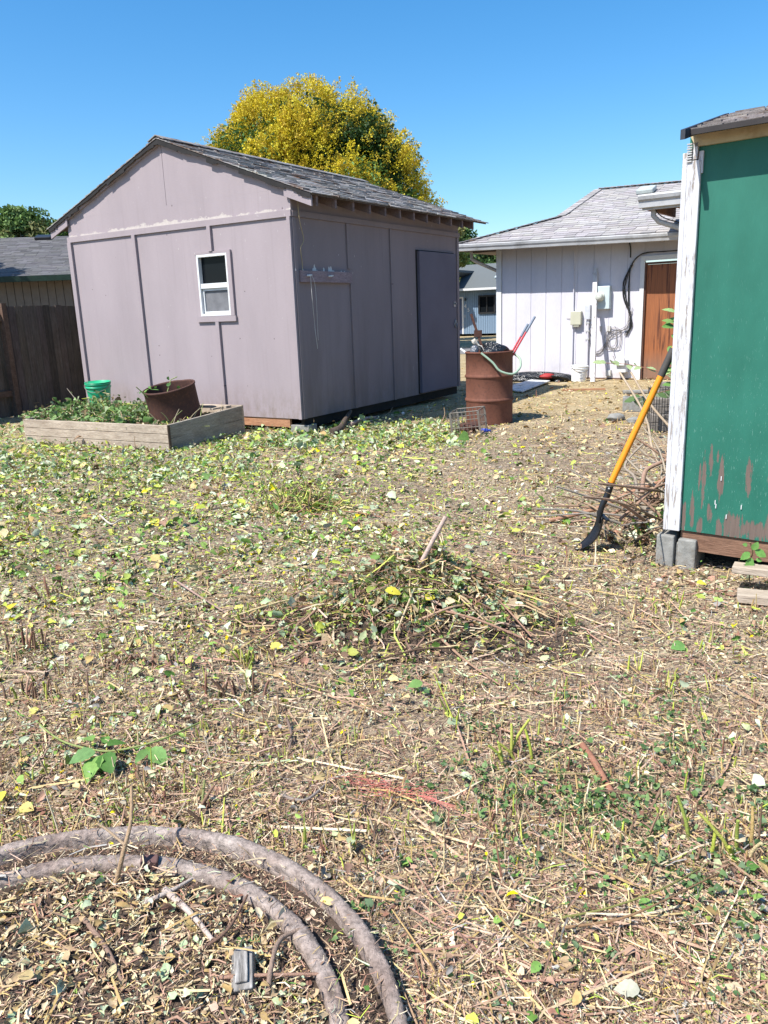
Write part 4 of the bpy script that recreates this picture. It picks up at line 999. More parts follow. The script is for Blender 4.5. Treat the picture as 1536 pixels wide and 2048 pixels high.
# thick litter inside the ring
n = 15000; a = rng.uniform(0, 2 * pi, n); q = .60 * np.sqrt(rng.random(n)); x = -.745 + q * np.cos(a); y = 1.125 + q * np.sin(a); k = y > .9; x, y = x[k], y[k]; n = len(x)
P = np.c_[x, y, .037 + rng.exponential(.009, n)]; L = np.exp(rng.normal(-4.0, .6, n)).clip(.007, .13)
V, F = straw_pieces(P, L, (.001 + .035 * L * rng.uniform(.5, 1.4, n)).clip(.0009, .005), .2)
c0 = np.array(PAL['tan'] + PAL['pink'] + PAL['brown'] + PAL['straw'])[rng.integers(0, 17, n)] * rng.uniform(.8, 1.15, (n, 1))
tag(mass('bed_straw', V, F, c0, M_litter), 'thick dry stem pieces filling the round ring bed', 'straw', kind='stuff')
n = 5200; a = rng.uniform(0, 2 * pi, n); q = .60 * np.sqrt(rng.random(n)); x = -.745 + q * np.cos(a); y = 1.125 + q * np.sin(a); P = np.c_[x, y, .040 + rng.exponential(.008, n)]; sz = np.exp(rng.normal(-4.9, .55, n)).clip(.003, .03)
V, F = leaf_pieces(P, sz * 1.5, sz * rng.uniform(.6, 1.1, n), .45, .35); c0 = np.array(PAL['tan'] + PAL['pale'] + PAL['straw'])[rng.integers(0, 13, n)] * rng.uniform(.75, 1.1, (n, 1))
tag(mass('bed_leaves', V, F, c0, M_litter), 'dry crumpled leaves inside the round ring bed', 'leaf litter', kind='stuff')
n = 2200; a = rng.uniform(.0, pi, n); q = rng.uniform(.665, .715, n); x = -.745 + q * np.cos(a); y = 1.125 + q * np.sin(a); P = np.c_[x, y, .030 + rng.exponential(.005, n)]; L = np.exp(rng.normal(-4.5, .5, n))
V, F = straw_pieces(P, L, .0012 + L * .04, .15); c0 = np.array(PAL['tan'] + PAL['brown'])[rng.integers(0, 10, n)]; tag(mass('gap_straw', V, F, c0, M_litter), 'straw bits lying in the gap between the two grey rings', 'straw', kind='stuff')

# ------------------------------------------------------------------ sticks
W_stick = m_wood('dry_stick', (1, 1, 1), (.75, .72, .7), (8, 8, 8), 6, usecol=True, bump=.6)
def stick(pxs, rad, label, col=(.45, .32, .22), z=None, name='stick', cat='stick', taper=.6, split=None, n=7):
    pts = []
    for i, q in enumerate(pxs):
        if len(q) == 2: p = G(q[0], q[1], .015)
        elif len(q) == 3: p = G(q[0], q[1], q[2])
        pts.append(p)
    c0 = pts[0].copy(); rr = [rad * (1 - (1 - taper) * i / (len(pts) - 1)) * random.uniform(.88, 1.12) for i in range(len(pts))]
    b = MB(); b.tube([p - c0 for p in pts], rr, n, col, spline=5)
    o = b.build(name, W_stick, None, c0); return tag(o, label, cat)
def up(px, py, Y): return atY(px, py, Y)
def stick3(pts, rad, label, col=(.45, .32, .22), taper=.6, name='stick', cat='stick', mat=None, n=7):
    pts = [Vector(p) for p in pts]; c0 = pts[0].copy(); b = MB(); b.tube([p - c0 for p in pts], [rad * (1 - (1 - taper) * i / (len(pts) - 1)) for i in range(len(pts))], n, col, spline=4)
    return tag(b.build(name, mat or W_stick, None, c0), label, cat)
p = G(862, 1180)
stick3([up(812, 1190, 3.40), up(836, 1138, 3.42), up(862, 1088, 3.45), up(891, 1034, 3.50)], .013, 'pale stripped stick poking up out of the middle of the clippings pile', (.66, .50, .42), .8)
stick([(1165, 1490), (1190, 1525), (1215, 1570), (1233, 1600)], .011, 'curved reddish brown bark strip lying among green weeds, lower right', (.42, .20, .13), taper=.8)
s0 = G(232, 1768, .04); stick3([s0, up(248, 1700, s0.y + .015), up(262, 1640, s0.y + .07), up(263, 1572, s0.y + .13)], .0065, 'tan upright stick with side twigs standing across the grey rings', (.52, .36, .22), .6)
b_ = up(250, 1690, s0.y + .02); stick3([b_, up(215, 1660, s0.y + .05), up(195, 1648, s0.y + .06)], .004, 'short tan twig branching left of the upright stick at the rings', (.55, .40, .26), .6, name='twig', cat='twig')
stick([(900, 1850), (960, 1905), (1030, 1960), (1090, 2005)], .004, 'long thin dark brown stem lying diagonally, bottom right of centre', (.34, .20, .15))
stick([(1360, 1640), (1290, 1620), (1230, 1560), (1090, 1540), (1040, 1525)], .0035, 'thin green brown runner with leaves among the weeds', (.30, .28, .12), name='runner', cat='runner')
stick([(1130, 1855, .02), (1230, 1840, .05), (1310, 1810, .07), (1440, 1745, .03)], .0035, 'thin reddish bramble shoot arching over soil, lower right', (.36, .22, .12), name='runner', cat='runner')
stick([(1125, 1835, .02), (1220, 1815, .04), (1330, 1775, .06), (1420, 1725, .03)], .003, 'thin green bramble shoot beside the reddish one, lower right', (.30, .30, .10), name='runner', cat='runner')
stick([(350, 1160, .03), (395, 1190, .03), (455, 1228, .02)], .006, 'pinkish bent stick lying left of the clippings pile', (.50, .34, .28))
stick([(290, 1242), (360, 1252), (430, 1250)], .006, 'pale straight stick lying flat left of centre', (.62, .50, .40))
stick([(600, 1212, .04), (630, 1240, .04), (672, 1290, .02)], .008, 'split tan stalk on the left flank of the clippings pile', (.60, .44, .28))
stick([(885, 1222, .08), (960, 1238, .06), (1050, 1255, .03)], .009, 'pinkish brown branch lying along the right foot of the pile', (.48, .33, .25))
stick([(880, 1275, .04), (930, 1320, .02), (1000, 1370, .015)], .007, 'reddish brown stick sloping off the front of the pile', (.44, .28, .19))
stick([(200, 1030, .05), (222, 1048, .05), (240, 1040, .06), (262, 1038, .03)], .007, 'small bleached forked stick on green leaves at far left', (.72, .64, .56))
stick([(640, 1270, .03), (600, 1310, .02), (560, 1330, .015)], .006, 'brown twig at the lower left edge of the pile', (.30, .18, .12), name='twig', cat='twig')
stick([(575, 1440, .02), (583, 1470, .02), (578, 1500, .015)], .006, 'short dark twig standing near the middle left', (.28, .2, .16), name='twig', cat='twig')
stick([(560, 1590, .015), (610, 1600, .025), (655, 1565, .02)], .006, 'grey bent twig left of the pink netting', (.38, .32, .28), name='twig', cat='twig')
stick([(170, 1840, .05), (215, 1900, .05), (245, 1965, .045)], .007, 'brown stick lying inside the ring bed, left half', (.36, .24, .18))
stick([(290, 1805, .05), (345, 1780, .05), (385, 1757, .045)], .006, 'bleached stick inside the ring bed near the top', (.68, .58, .50))
stick([(330, 1780, .045), (380, 1825, .05), (425, 1880, .045)], .010, 'pale pinkish split stick in the middle of the ring bed', (.66, .54, .47))
stick([(440, 1955, .05), (530, 1950, .06), (640, 1948, .05)], .005, 'straight reddish stem resting across the charred wood chunk', (.46, .28, .20))
stick([(535, 1990, .05), (545, 1920, .07), (565, 1875, .06), (615, 1855, .05)], .007, 'bent brown stick right of the charred chunk in the ring bed', (.42, .30, .23))
stick([(400, 1900, .05), (455, 1860, .06), (495, 1790, .06)], .005, 'thin dark brown stem leaning in the ring bed', (.28, .17, .12))
# charred chunk, brick piece
p = G(490, 1955, .04); b = MB(); b.box((-.020, -.042, -.02), (.021, .045, .022)); b.box((-.026, -.035, -.02), (-.0205, .04, .012)); b.box((-.015, -.03, .0225), (.012, .035, .030)); o = b.build('wood_chunk', None or m_wood('charred_wood', (.10, .09, .08), (.62, .58, .54), (9, 1.5, 9), 5), None, (p.x, p.y, .05), (.35, -.1, .1)); bevel(o, .010); tag(o, 'charred chunk of grey split wood standing in the ring bed', 'wood chunk')
p = G(300, 1735, .04); b = MB(); b.box((-.022, -.014, -.01), (.022, .014, .02)); o = b.build('brick_fragment', m_plain('red_brown_brick', (.16, .09, .08), .9, .1), None, (p.x, p.y, .05), (.1, .1, .15)); bevel(o, .004); tag(o, 'small reddish brown brick fragment against the inner grey ring', 'brick')
p = G(1495, 1890); b = MB(); b.tube([(-.022, .004, .012), (.024, -.006, .010)], .005, 10); tag(b.build('plastic_tube', M_white, None, (p.x, p.y, .0)), 'small white plastic tube on bare soil at the lower right edge', 'tube')
# pink netting
b = MB(); r = random.Random(6); c0 = G(750, 1575)
for k in range(64):
    u_ = r.uniform(0, 1) ** 1.4; px = 690 + 150 * u_ + r.gauss(0, 18); py = 1556 + 38 * u_ + r.gauss(0, 8); a0 = G(px, py, .012); a1 = G(px + r.uniform(0, 32), py + r.uniform(-9, 12), .02 + r.uniform(0, .012)); a2 = G(px + r.uniform(18, 60), py + r.uniform(-4, 20), .014)
    if k % 8 == 0: a0 = G(835, 1590, .012); a1 = G(870, 1600 + r.uniform(-4, 4), .02); a2 = G(915 + r.uniform(-30, 10), 1618 + r.uniform(-5, 5), .012)
    b.tube([a0 - c0, a1 - c0, a2 - c0], .0007, 3, spline=4, cap=False)
tag(b.build('netting', m_plain('pink_twine', (.62, .20, .16), .7, .3), None, c0), 'tangled strip of faded pink plastic netting on the ground', 'netting')

# ------------------------------------------------------------------ larger leaves
def leaf_mesh(mb, P, d, u, L, Wd, col, curl=.15, fold=.18, serr=True):
    """toothed ovate leaf with a folded midrib"""
    P = Vector(P); d = Vector(d).normalized(); u = Vector(u); u = (u - d * u.dot(d)).normalized(); s = d.cross(u)
    n = 9; mid, lf, rt = [], [], []
    for i in range(n + 1):
        t = i / n; wv = Wd / 2 * (sin(pi * t ** .8) ** .9 if 0 < t < 1 else 0) * (1 + (.10 if i % 2 else -.06) * serr)
        c0 = P + d * L * t - u * L * curl * t * t
        mid.append(c0); lf.append(c0 + s * wv + u * wv * fold); rt.append(c0 - s * wv + u * wv * fold)
    mb.grid([lf, mid, rt], col, smooth=True)
def rdir(up_=.2): 
    a = random.uniform(0, 2 * pi); return Vector((cos(a), sin(a), random.gauss(0, up_)))
GR = [(.17, .34, .07), (.13, .28, .06), (.22, .38, .10), (.10, .22, .06)]
# big bramble shoot lower left
c0 = G(190, 1510); e = empty('bramble_shoot', (c0.x, c0.y, 0), 0, 'trailing bramble shoot with five large bright green leaves, lower left', 'plant')
b = MB()
pt = [G(70, 1440, .02) - c0, G(120, 1480, .04) - c0, G(190, 1500, .05) - c0, G(240, 1500, .05) - c0, G(320, 1480, .06) - c0, G(400, 1445, .04) - c0]
b.tube([Vector((p.x, p.y, p.z)) for p in pt], .0035, 6, (.36, .42, .14), spline=5); b.build('stem', M_leaf, e)
for (px, py, dx, dy, L, wd_, cc) in ((192, 1508, -.95, -.55, .085, .062, (.18, .33, .11)), (200, 1512, -.15, -1, .105, .068, (.24, .42, .10)), (208, 1512, .55, -.95, .10, .062, (.09, .21, .04)), (185, 1490, -.5, .5, .06, .045, (.24, .42, .10)), (215, 1500, .5, .45, .07, .05, (.12, .26, .05)), (300, 1500, .7, -.5, .085, .055, (.20, .38, .10)), (295, 1500, -.3, -.6, .06, .03, (.16, .30, .08))):
    p = G(px, py, .05) - c0; p.z = .055 + random.uniform(-.01, .015); b = MB(); leaf_mesh(b, p, (dx, dy, -.12 + random.uniform(-.15, .1)), (random.uniform(-.3, .3), random.uniform(-.3, 0), 1), L, wd_, cc, .18, .28); b.build('leaf', M_leaf, e)
pc = G(835, 1222)
def pile_h(x, y): return .26 * math.exp(-1.6 * (((x - pc.x) / .52) ** 2 + ((y - pc.y) / .40) ** 2))
def loose_leaf(px, py, L, col, label, z=None, ang=None, wd_=None):
    p = G(px, py, .03)
    if 500 < px < 1100 and 1100 < py < 1290:
        for _z in (.06, .08, .10, .12, .14, .16, .18, .20, .22, .24, .26, .28, .30, .32, .34):
            q_ = G(px, py, _z)
            if _z <= pile_h(q_.x, q_.y) + .085: p = q_
    b = MB(); a = random.uniform(0, 2 * pi) if ang is None else ang
    leaf_mesh(b, (0, 0, 0), (cos(a), sin(a), random.uniform(-.05, .15) + .25 * sin(a)), (random.uniform(-.25, .25), random.uniform(-.6, -.3), 1), L, wd_ or L * .72, col, random.uniform(.1, .4), random.uniform(.1, .4))
    return tag(b.build('leaf', M_leaf, None, p), label, 'leaf')
Y_ = (.78, .68, .08)
for a in ((40, 1612, .05, (.72, .58, .18), 'crumpled yellow brown leaf at the left edge, lower yard'), (145, 1440, .055, (.62, .58, .10), 'yellow green leaf hanging by the left bramble stem'), (78, 1415, .05, (.66, .60, .16), 'small curled yellow leaf left of the bramble shoot'), (8, 1582, .04, Y_, 'bright yellow leaf cut by the left picture edge'),
          (770, 1180, .075, Y_, 'large bright yellow leaf on the clippings pile, left one'), (852, 1200, .06, Y_, 'bright yellow folded leaf on the clippings pile, right one'), (540, 1292, .06, (.74, .68, .14), 'yellow leaf at the front left of the pile'), (1393, 1166, .05, (.80, .76, .08), 'yellow leaf on the ground before the green shed block'),
          (305, 1040, .11, (.78, .64, .06), 'orange yellow leaf among green clippings far left'), (20, 1218, .07, (.78, .6, .06), 'yellow leaf at left edge beside cut stubs'), (365, 1905, .05, (.50, .60, .34), 'pale green curled leaf in the ring bed'), (530, 1885, .05, (.10, .22, .05), 'dark green toothed leaf in the ring bed, right half'),
          (152, 1820, .045, (.12, .26, .06), 'dark green leaf in the ring bed, left half'), (845, 1365, .06, (.20, .36, .10), 'green leaf in front of the pile'), (1285, 1795, .05, (.22, .40, .10), 'bright green leaf on the arching bramble shoot'), (1080, 1925, .03, (.2, .38, .08), 'small round green leaf on soil near the bottom'),
          (1280, 1980, .05, (.56, .55, .42), 'pale dry folded leaf on bare soil lower right'), (1370, 1290, .07, (.18, .36, .10), 'bright green leaves flat on litter right of centre'), (895, 1448, .05, (.42, .50, .30), 'pale green leaf in the middle foreground'), (1365, 1375, .05, (.48, .54, .36), 'pale grey green leaf right of centre'), (700, 1690, .035, (.45, .50, .30), 'pale green leaf right of the outer ring'), (500, 1160, .0, None, '')):
    if a[3] is not None: loose_leaf(*a)

# ------------------------------------------------------------------ clippings pile
pc = G(835, 1222); pile = empty('clippings_pile', (pc.x, pc.y, 0), 0, 'low heap of cut stems and leaves in the middle of the yard', 'brush pile')
PX, PY, PH = .40, .36, .27
def ph(x, y):
    q = (x / PX) ** 2 + (y / PY) ** 2
    q2 = ((x + .42) / .3) ** 2 + ((y + .12) / .25) ** 2
    return PH * np.exp(-1.6 * q) + .055 * np.exp(-1.6 * q2)
rows = [[(u_, v_, float(ph(u_, v_)) - .012) for u_ in np.linspace(-.95, .85, 40)] for v_ in np.linspace(-.65, .65, 30)]
b = MB(); b.grid(rows); b.build('base', M_soil, pile)
n = 9000; x = np.r_[rng.normal(.04, .24, n * 2 // 3), rng.normal(-.2, .34, n - n * 2 // 3)]; y = rng.normal(0, .19, n); k = (np.abs(x) < .9) & (np.abs(y) < .6); x, y = x[k], y[k]; n = len(x)
P = np.c_[x, y, ph(x, y) + rng.exponential(.02, n)]; L = np.exp(rng.normal(-2.9, .6, n)).clip(.015, .35)
V, F = straw_pieces(P, L, (.002 + .02 * L * rng.uniform(.5, 1.5, n)).clip(.0015, .007), .28)
c0 = np.array(PAL['tan'] + PAL['pink'] + PAL['brown'] * 2 + PAL['straw'] + PAL['lime'])[rng.integers(0, 25, n)] * rng.uniform(.7, 1.1, (n, 1))
tag(mass('cut_stems', V, F, c0, M_litter, pile), kind='stuff')
n = 5200; x = rng.normal(-.06, .27, n); y = rng.normal(0, .19, n); k = (np.abs(x) < .9) & (np.abs(y) < .6); x, y = x[k], y[k]; n = len(x)
P = np.c_[x, y, ph(x, y) + .01 + rng.exponential(.02, n)]; sz = np.exp(rng.normal(-4.15, .5, n)).clip(.006, .04)
V, F = leaf_pieces(P, sz * 1.5, sz * rng.uniform(.6, 1.1, n), .7, .35)
c0 = np.array(PAL['pale'] * 3 + PAL['green'] * 2 + PAL['brown'] + PAL['lime'] + PAL['tan'])[rng.integers(0, 33, n)] * rng.uniform(.7, 1.1, (n, 1))
tag(mass('leaves', V, F, c0, M_leaf, pile), kind='stuff')
b = MB(); r = random.Random(15)
for k in range(110):
    a = r.uniform(0, 2 * pi); L = r.uniform(.15, .5); x0, y0 = r.gauss(0, .26), r.gauss(0, .15); x1, y1 = x0 + L * cos(a), y0 + L * sin(a) * .8
    z0 = float(ph(x0, y0)) + r.uniform(.01, .03); z1 = max(float(ph(x1, y1)), 0) + r.uniform(.0, .05)
    cc = r.choice(PAL['pink'] + PAL['brown'] + PAL['tan'] * 2 + PAL['straw'] + PAL['lime'][:1] + [(.3, .4, .1)])
    b.tube([(x0, y0, z0), ((x0 + x1) / 2 + r.gauss(0, .02), (y0 + y1) / 2, (z0 + z1) / 2 + r.uniform(.0, .035)), (x1, y1, z1)], r.uniform(.0025, .006), 5, cc, spline=3)
b.build('stems', W_stick, pile)
# green clump of grass root in mid yard
cc0 = G(600, 1015); e = empty('cut_clump', (cc0.x, cc0.y, 0), 0, 'cut back grass clump with stiff green yellow stalks and brown thatch, left of centre', 'plant')
b = MB(); blob(b, (0, 0, .0), (.2, .16, .07), seed=8, amp=.3); b.build('thatch', M_soil, e)
n = 1500; x = rng.normal(0, .17, n); y = rng.normal(0, .13, n); P = np.c_[x, y, .06 * np.exp(-(x / .2) ** 2 - (y / .16) ** 2) + rng.exponential(.02, n)]; L = np.exp(rng.normal(-2.7, .5, n)).clip(.02, .3)
V, F = straw_pieces(P, L, .003 + .02 * L, .5); c0 = np.array(PAL['brown'] + PAL['lime'] + PAL['straw'] + PAL['green'])[rng.integers(0, 16, n)]; tag(mass('dry_grass', V, F, c0, M_litter, e), kind='stuff')
b = MB(); r = random.Random(3)
for k in range(24):
    a = r.uniform(-.6, .6) if k % 3 else r.uniform(0, 6); x0, y0 = r.gauss(.0, .12), r.gauss(0, .08); L = r.uniform(.1, .32)
    b.tube([(x0, y0, .02), (x0 + L * .35 * sin(a), y0, L * .6), (x0 + L * .75 * sin(a) * 1.1, y0 + r.gauss(0, .03), L)], [.006, .005, .003], 5, r.choice([(.34, .40, .10), (.46, .46, .16), (.26, .34, .08)]), spline=3)
b.build('stalks', W_stick, e)
# a few cut stub clumps
def stub_clump(px, py, nn, h, cols, label, sp=.05):
    p = G(px, py); r = random.Random(px); e = empty('cut_stubs', (p.x, p.y, 0), 0, label, 'stubs')
    for k in range(nn):
        x0, y0 = r.gauss(0, sp), r.gauss(0, sp * .6); a = r.gauss(0, .3); L = h * r.uniform(.5, 1.2)
        b = MB(); b.tube([(x0, y0, -.01), (x0 + L * .5 * sin(a), y0, L * .5), (x0 + L * sin(a) * 1.3, y0 + r.gauss(0, .02), L)], [.0055, .005, .0042], 6, r.choice(cols), spline=2); b.build('stub', W_stick, e)
    return e
tanc = PAL['brown'] + PAL['pink'] + [(.34, .36, .14)]
for q in ((60, 1300, 9, .10, tanc, 'brown cut stubs at the left edge, middle of the yard'), (245, 1335, 16, .06, tanc, 'row of short brown stubs above the bramble shoot'), (345, 1335, 5, .07, tanc, 'single arched brown stub group right of the short row'), (500, 1245, 14, .07, tanc + PAL['lime'], 'cluster of green and brown stubs beside the pile at left'), (450, 1400, 14, .08, tanc, 'brown stubs between the pile and the bramble leaves'), (105, 1190, 8, .08, tanc, 'dark stubs near the yellow leaf at the left edge'), (395, 1640, 7, .09, tanc, 'brown and green stubs just behind the outer ring'), (510, 1330, 10, .07, PAL['lime'] + [(.3, .36, .1)], 'green stubs in a line below the pile'), (1510, 1720, 10, .14, PAL['straw'] + PAL['lime'], 'yellowish grass stalks at the lower right edge'), (1040, 1520, 7, .09, PAL['lime'], 'thin yellow green stalks right of the pink netting'), (60, 1400, 10, .07, tanc + PAL['lime'], 'mixed stubs around yellow leaves at far left')): stub_clump(*q)

# ------------------------------------------------------------------ planter with contents
pn = empty('raised_planter', (*PLO, 0), -PLY, 'weathered grey wooden raised bed full of cut brambles before the mauve shed', 'planter')
PW, PD = 2.33, 1.32
hb = lambda x, y: .28 + .06 * y / PD
for (z0, z1) in ((0.0, .085), (.09, .185), (.19, .285)):
    s = random.uniform(.85, 1.1)
    b = MB(); b.box((-PW, 0, z0 - (.02 if z0 == 0 else 0)), (0, .036, z1), (s, s, s)); bevel(b.build('front_board', W_grey, pn), .004)
for (z0, z1) in ((-.02, .135), (.14, .29)):
    for xx in (-.036, -PW):
        b = MB(); b.hexa([(xx, .037, z0), (xx + .036, .037, z0), (xx + .036, PD, z0 + .03), (xx, PD, z0 + .03), (xx, .037, z1), (xx + .036, .037, z1), (xx + .036, PD, z1 + .055), (xx, PD, z1 + .055)], (.8, .78, .76)); bevel(b.build('side_board', W_greyY, pn), .004)
b = MB(); b.box((-PW, PD + .001, 0), (0, PD + .037, .35)); b.build('back_board', W_grey, pn)
b = MB(); b.box((.001, -.005, -.02), (.012, .03, .29)); b.build('corner_post', m_plain('dark_wood_edge', (.08, .05, .035)), pn)
b = MB(); b.box((-PW + .04, .04, .05), (-.04, PD - .01, .22)); b.build('soil', M_soil, pn)
def foliage_heap(name, parent_loc, rz, n, fx, label, cols, zf, szm=-3.5, cat='clippings', ext=1):
    e = empty(name, parent_loc, rz, label, cat)
    x, y = fx(n); z = zf(x, y); P = np.c_[x, y, z]
    sz = np.exp(rng.normal(szm, .4, len(x))); V, F = leaf_pieces(P, sz * 1.4, sz, .8, .3)
    tag(mass('leaves', V, F, np.array(cols)[rng.integers(0, len(cols), len(x))] * rng.uniform(.7, 1.15, (len(x), 1)), M_leaf, e), kind='stuff')
    k = len(x) // 4; x, y = fx(k); P = np.c_[x, y, zf(x, y)]; L = np.exp(rng.normal(-2.2, .5, k)).clip(.05, .4)
    V, F = straw_pieces(P, L, .004 + .012 * L, .3); c2 = PAL['lime'] + PAL['tan'] + [(.25, .33, .1)]
    tag(mass('stems', V, F, np.array(c2)[rng.integers(0, len(c2), k)], M_litter, e), kind='stuff')
    return e
bg_ = [(.16, .30, .07), (.24, .40, .12), (.34, .48, .20), (.10, .20, .05), (.42, .52, .28), (.30, .22, .12)]
foliage_heap('bramble_clippings', (*PLO, 0), -PLY, 3000, lambda n: (rng.uniform(-PW - .1, -.75, n) , rng.uniform(.05, PD - .03, n)), 'leafy green bramble cuttings heaped in the left of the raised bed', bg_, lambda x, y: .22 + np.abs(rng.normal(0, .055, len(x))) * (1 + .6 * np.sin(x * 5)) + .06 * y)
foliage_heap('bramble_clippings', (*PLO, 0), -PLY, 500, lambda n: (rng.uniform(-.7, -.05, n), rng.uniform(.05, PD - .03, n)), 'sparse dry cuttings in the right end of the raised bed round the drum', bg_ + PAL['tan'], lambda x, y: .22 + np.abs(rng.normal(0, .02, len(x))))
foliage_heap('bramble_clippings', (-4.15, 10.9, 0), -.55, 700, lambda n: (rng.normal(0, .25, n), rng.normal(0, .12, n)), 'cuttings piled behind the raised bed round the green bucket', bg_, lambda x, y: np.abs(rng.normal(.06, .07, len(x))))
p = G(66, 862, .1); foliage_heap('bramble_clippings', (p.x + .05, p.y + .05, 0), 0, 220, lambda n: (rng.normal(0, .09, n), rng.normal(0, .05, n)), 'wilted green cuttings hanging over the left front corner of the bed', bg_, lambda x, y: rng.uniform(.10, .34, len(x)))
# dry branches around bucket
b = MB(); r = random.Random(4)
for k in range(9):
    px = 150 + r.uniform(0, 90); x0 = atY(px, 830, 10.7); x1 = atY(px + r.uniform(-45, 30), 770 + r.uniform(-15, 40), 10.9)
    b.tube([x0, (x0 + x1) / 2 + Vector((r.gauss(0, .04), 0, r.gauss(0, .03))), x1], [.009, .007, .004], 5, (.42, .36, .30), spline=3)
tag(b.build('branches', W_stick), 'bare dry grey branches sticking up around the green bucket', 'branches')
bucket('bucket', (-3.85, 10.90, .26), .125, .165, .36, m_plain('green_bucket_plastic', (.02, .38, .19), .4, .5, var=.12), 'green plastic bucket standing behind the raised bed', (0.05, 0))
# cut drum ring
dm = empty('drum_ring', (-2.45, 9.50, .20), 0, 'cut off rusty steel drum section standing tilted in the raised bed', 'drum'); dm.rotation_euler = (.16, -.12, 0)
R_ = .295
def dent(a, z): return .03 * sin(2 * a + 1) + .012 * sin(3 * a) - (.10 * math.exp(-((a - 1.15) / .25) ** 2) * max(0, (z - .1)) / .36)
b = MB(); b.lathe([(R_, -.02), (R_, .02), (R_ * .985, .2), (R_, .42), (R_ * 1.03, .43), (R_ * 1.03, .445), (R_ * .99, .45), (R_ * .975, .43), (R_ * .965, .0)], 56, wob=dent); b.build('shell', M_rustd, dm)
b = MB()
for k in range(14):
    a = random.uniform(2.6, 4.0); p = Vector((R_ * .9 * cos(a), R_ * .9 * sin(a), .44)); leaf_mesh(b, p + Vector((random.gauss(0, .05), random.gauss(0, .03), random.uniform(-.03, .03))), rdir(.5), (0, 0, 1), random.uniform(.05, .09), .035, random.choice(GR))
for k in range(10):
    p = Vector((.02 + random.gauss(0, .04), .05, .34 + random.gauss(0, .08))); leaf_mesh(b, p, rdir(.9), (0, -1, .5), random.uniform(.05, .09), .04, random.choice(GR))
b.tube([(-.20, -.2, .38), (-.3, -.24, .55)], .006, 5, (.35, .42, .15)); b.tube([(-.05, .0, .35), (.02, .1, .50), (.1, .12, .52)], .006, 5, (.35, .42, .15))
b.build('stuck_leaves', M_leaf, dm)
b = MB(); b.tube([(-.9, 1.20, .35), (-.25, 1.24, .37)], .02, 8); 
b = MB(); b.box((-.55, 1.15, .33), (-.10, 1.25, .36)); b.box((-.18, .95, .335), (-.14, 1.14, .355)); o = b.build('board_scrap', W_grey, None, (*PLO, 0), (0, 0, -PLY)); tag(o, 'pale scrap board lying across the back right corner of the raised bed', 'board')
b = MB(); r = random.Random(9)
for k in range(12):
    p = Vector((random.uniform(-.7, -.1), random.uniform(.1, 1.1), .22)); d = rdir(.2) * r.uniform(.08, .2); d.z = r.uniform(.03, .22)
    b.tube([p, p + d * .5 + Vector((0, 0, .02)), p + d], [.006, .005, .003], 5, r.choice([(.5, .42, .26), (.36, .40, .16), (.55, .46, .32)]), spline=3)
o = b.build('twigs', W_stick, None, (*PLO, 0), (0, 0, -PLY)); tag(o, 'thin cut twigs standing up at the right end of the raised bed', 'twigs')

# pvc pipe, log, branches at shed foot
p = G(530, 857); b = MB(); b.lathe([(.028, 0), (.028, .22), (.024, .22), (.024, .0)], 16, M=Matrix.Rotation(pi / 2, 4, 'Y')); o = b.build('plastic_pipe', M_white, None, (p.x - .12, p.y, .04), (0, .03, -.15)); tag(o, 'short white plastic pipe on the ground by the shed skid', 'pipe')
a0, a1 = G(672, 868, .03), up(702, 822, 10.15)
stick3([a0 + Vector((-.05, -.02, .02)), a0 + Vector((.05, .1, .05)), a0.lerp(a1, .6), a1], .055, 'thick grey rotting log leaning at the foot of the shed side wall', (.50, .46, .42), .35, name='log', cat='log', mat=M_bark, n=9)
stick3([G(700, 850, .05), G(725, 838, .06), G(752, 834, .05)], .028, 'short reddish broken branch right of the grey log', (.62, .45, .38), .5, name='branch', cat='branch')
for i, q in enumerate((((655, 845), (657, 826), 'thin upright twig left of the grey log'), ((700, 842), (701, 812), 'forked twig rising behind the grey log'), ((815, 838), (824, 820), 'pale cut stub standing in the shed shadow edge'), ((885, 842), (888, 815), 'brown twig standing left of the wire crate'), ((770, 832), (785, 815), 'bent twig at the edge of the shed shadow'))):
    a0 = G(*q[0]); a1 = atY(q[1][0], q[1][1], a0.y + .05); stick3([a0, a0.lerp(a1, .5) + Vector((.02, 0, 0)), a1], .008, q[2], (.45, .33, .22), .6, name='twig', cat='twig')
stick([(778, 884, .02), (800, 876, .03), (835, 875, .02)], .009, 'reddish brown branch lying on straw left of the crate', (.36, .20, .13), name='branch', cat='branch')
b = MB(); p = G(806, 828, .04); blob(b, (0, 0, 0), (.022, .02, .02), seed=2); tag(b.build('golf_ball', M_white, None, (p.x, p.y, .05)), 'small round white ball end on a stub in the shed shadow', 'ball')
# shed-foot weeds: dense litter edge
x = rng.uniform(-1.2, 2.2, 2200); t = rng.random(2200); 
pxs = rng.uniform(500, 930, 2600); pys = rng.uniform(845, 900, 2600) 
P = np.array([G(a, c_) for a, c_ in zip(pxs, pys)]); k = ~blocked(P[:, 0], P[:, 1]); P = P[k]; P[:, 2] = rng.exponential(.02, len(P)) + .01
sz = np.exp(rng.normal(-3.6, .4, len(P))); V, F = leaf_pieces(P, sz * 1.4, sz * .8, .6, .3)
tag(mass('clippings', V, F, np.array(bg_ + PAL['pale'] + PAL['lime'])[rng.integers(0, 13, len(P))], M_leaf), 'loose green clippings along the foot of the mauve shed', 'clippings', kind='stuff')
pxs = rng.uniform(0, 520, 3000); pys = rng.uniform(850, 960, 3000) 
P = np.array([G(a, c_) for a, c_ in zip(pxs, pys)]); k = ~blocked(P[:, 0], P[:, 1]); P = P[k]; P[:, 2] = rng.exponential(.018, len(P)) + .01
sz = np.exp(rng.normal(-3.7, .4, len(P))); V, F = leaf_pieces(P, sz * 1.4, sz * .8, .6, .3)
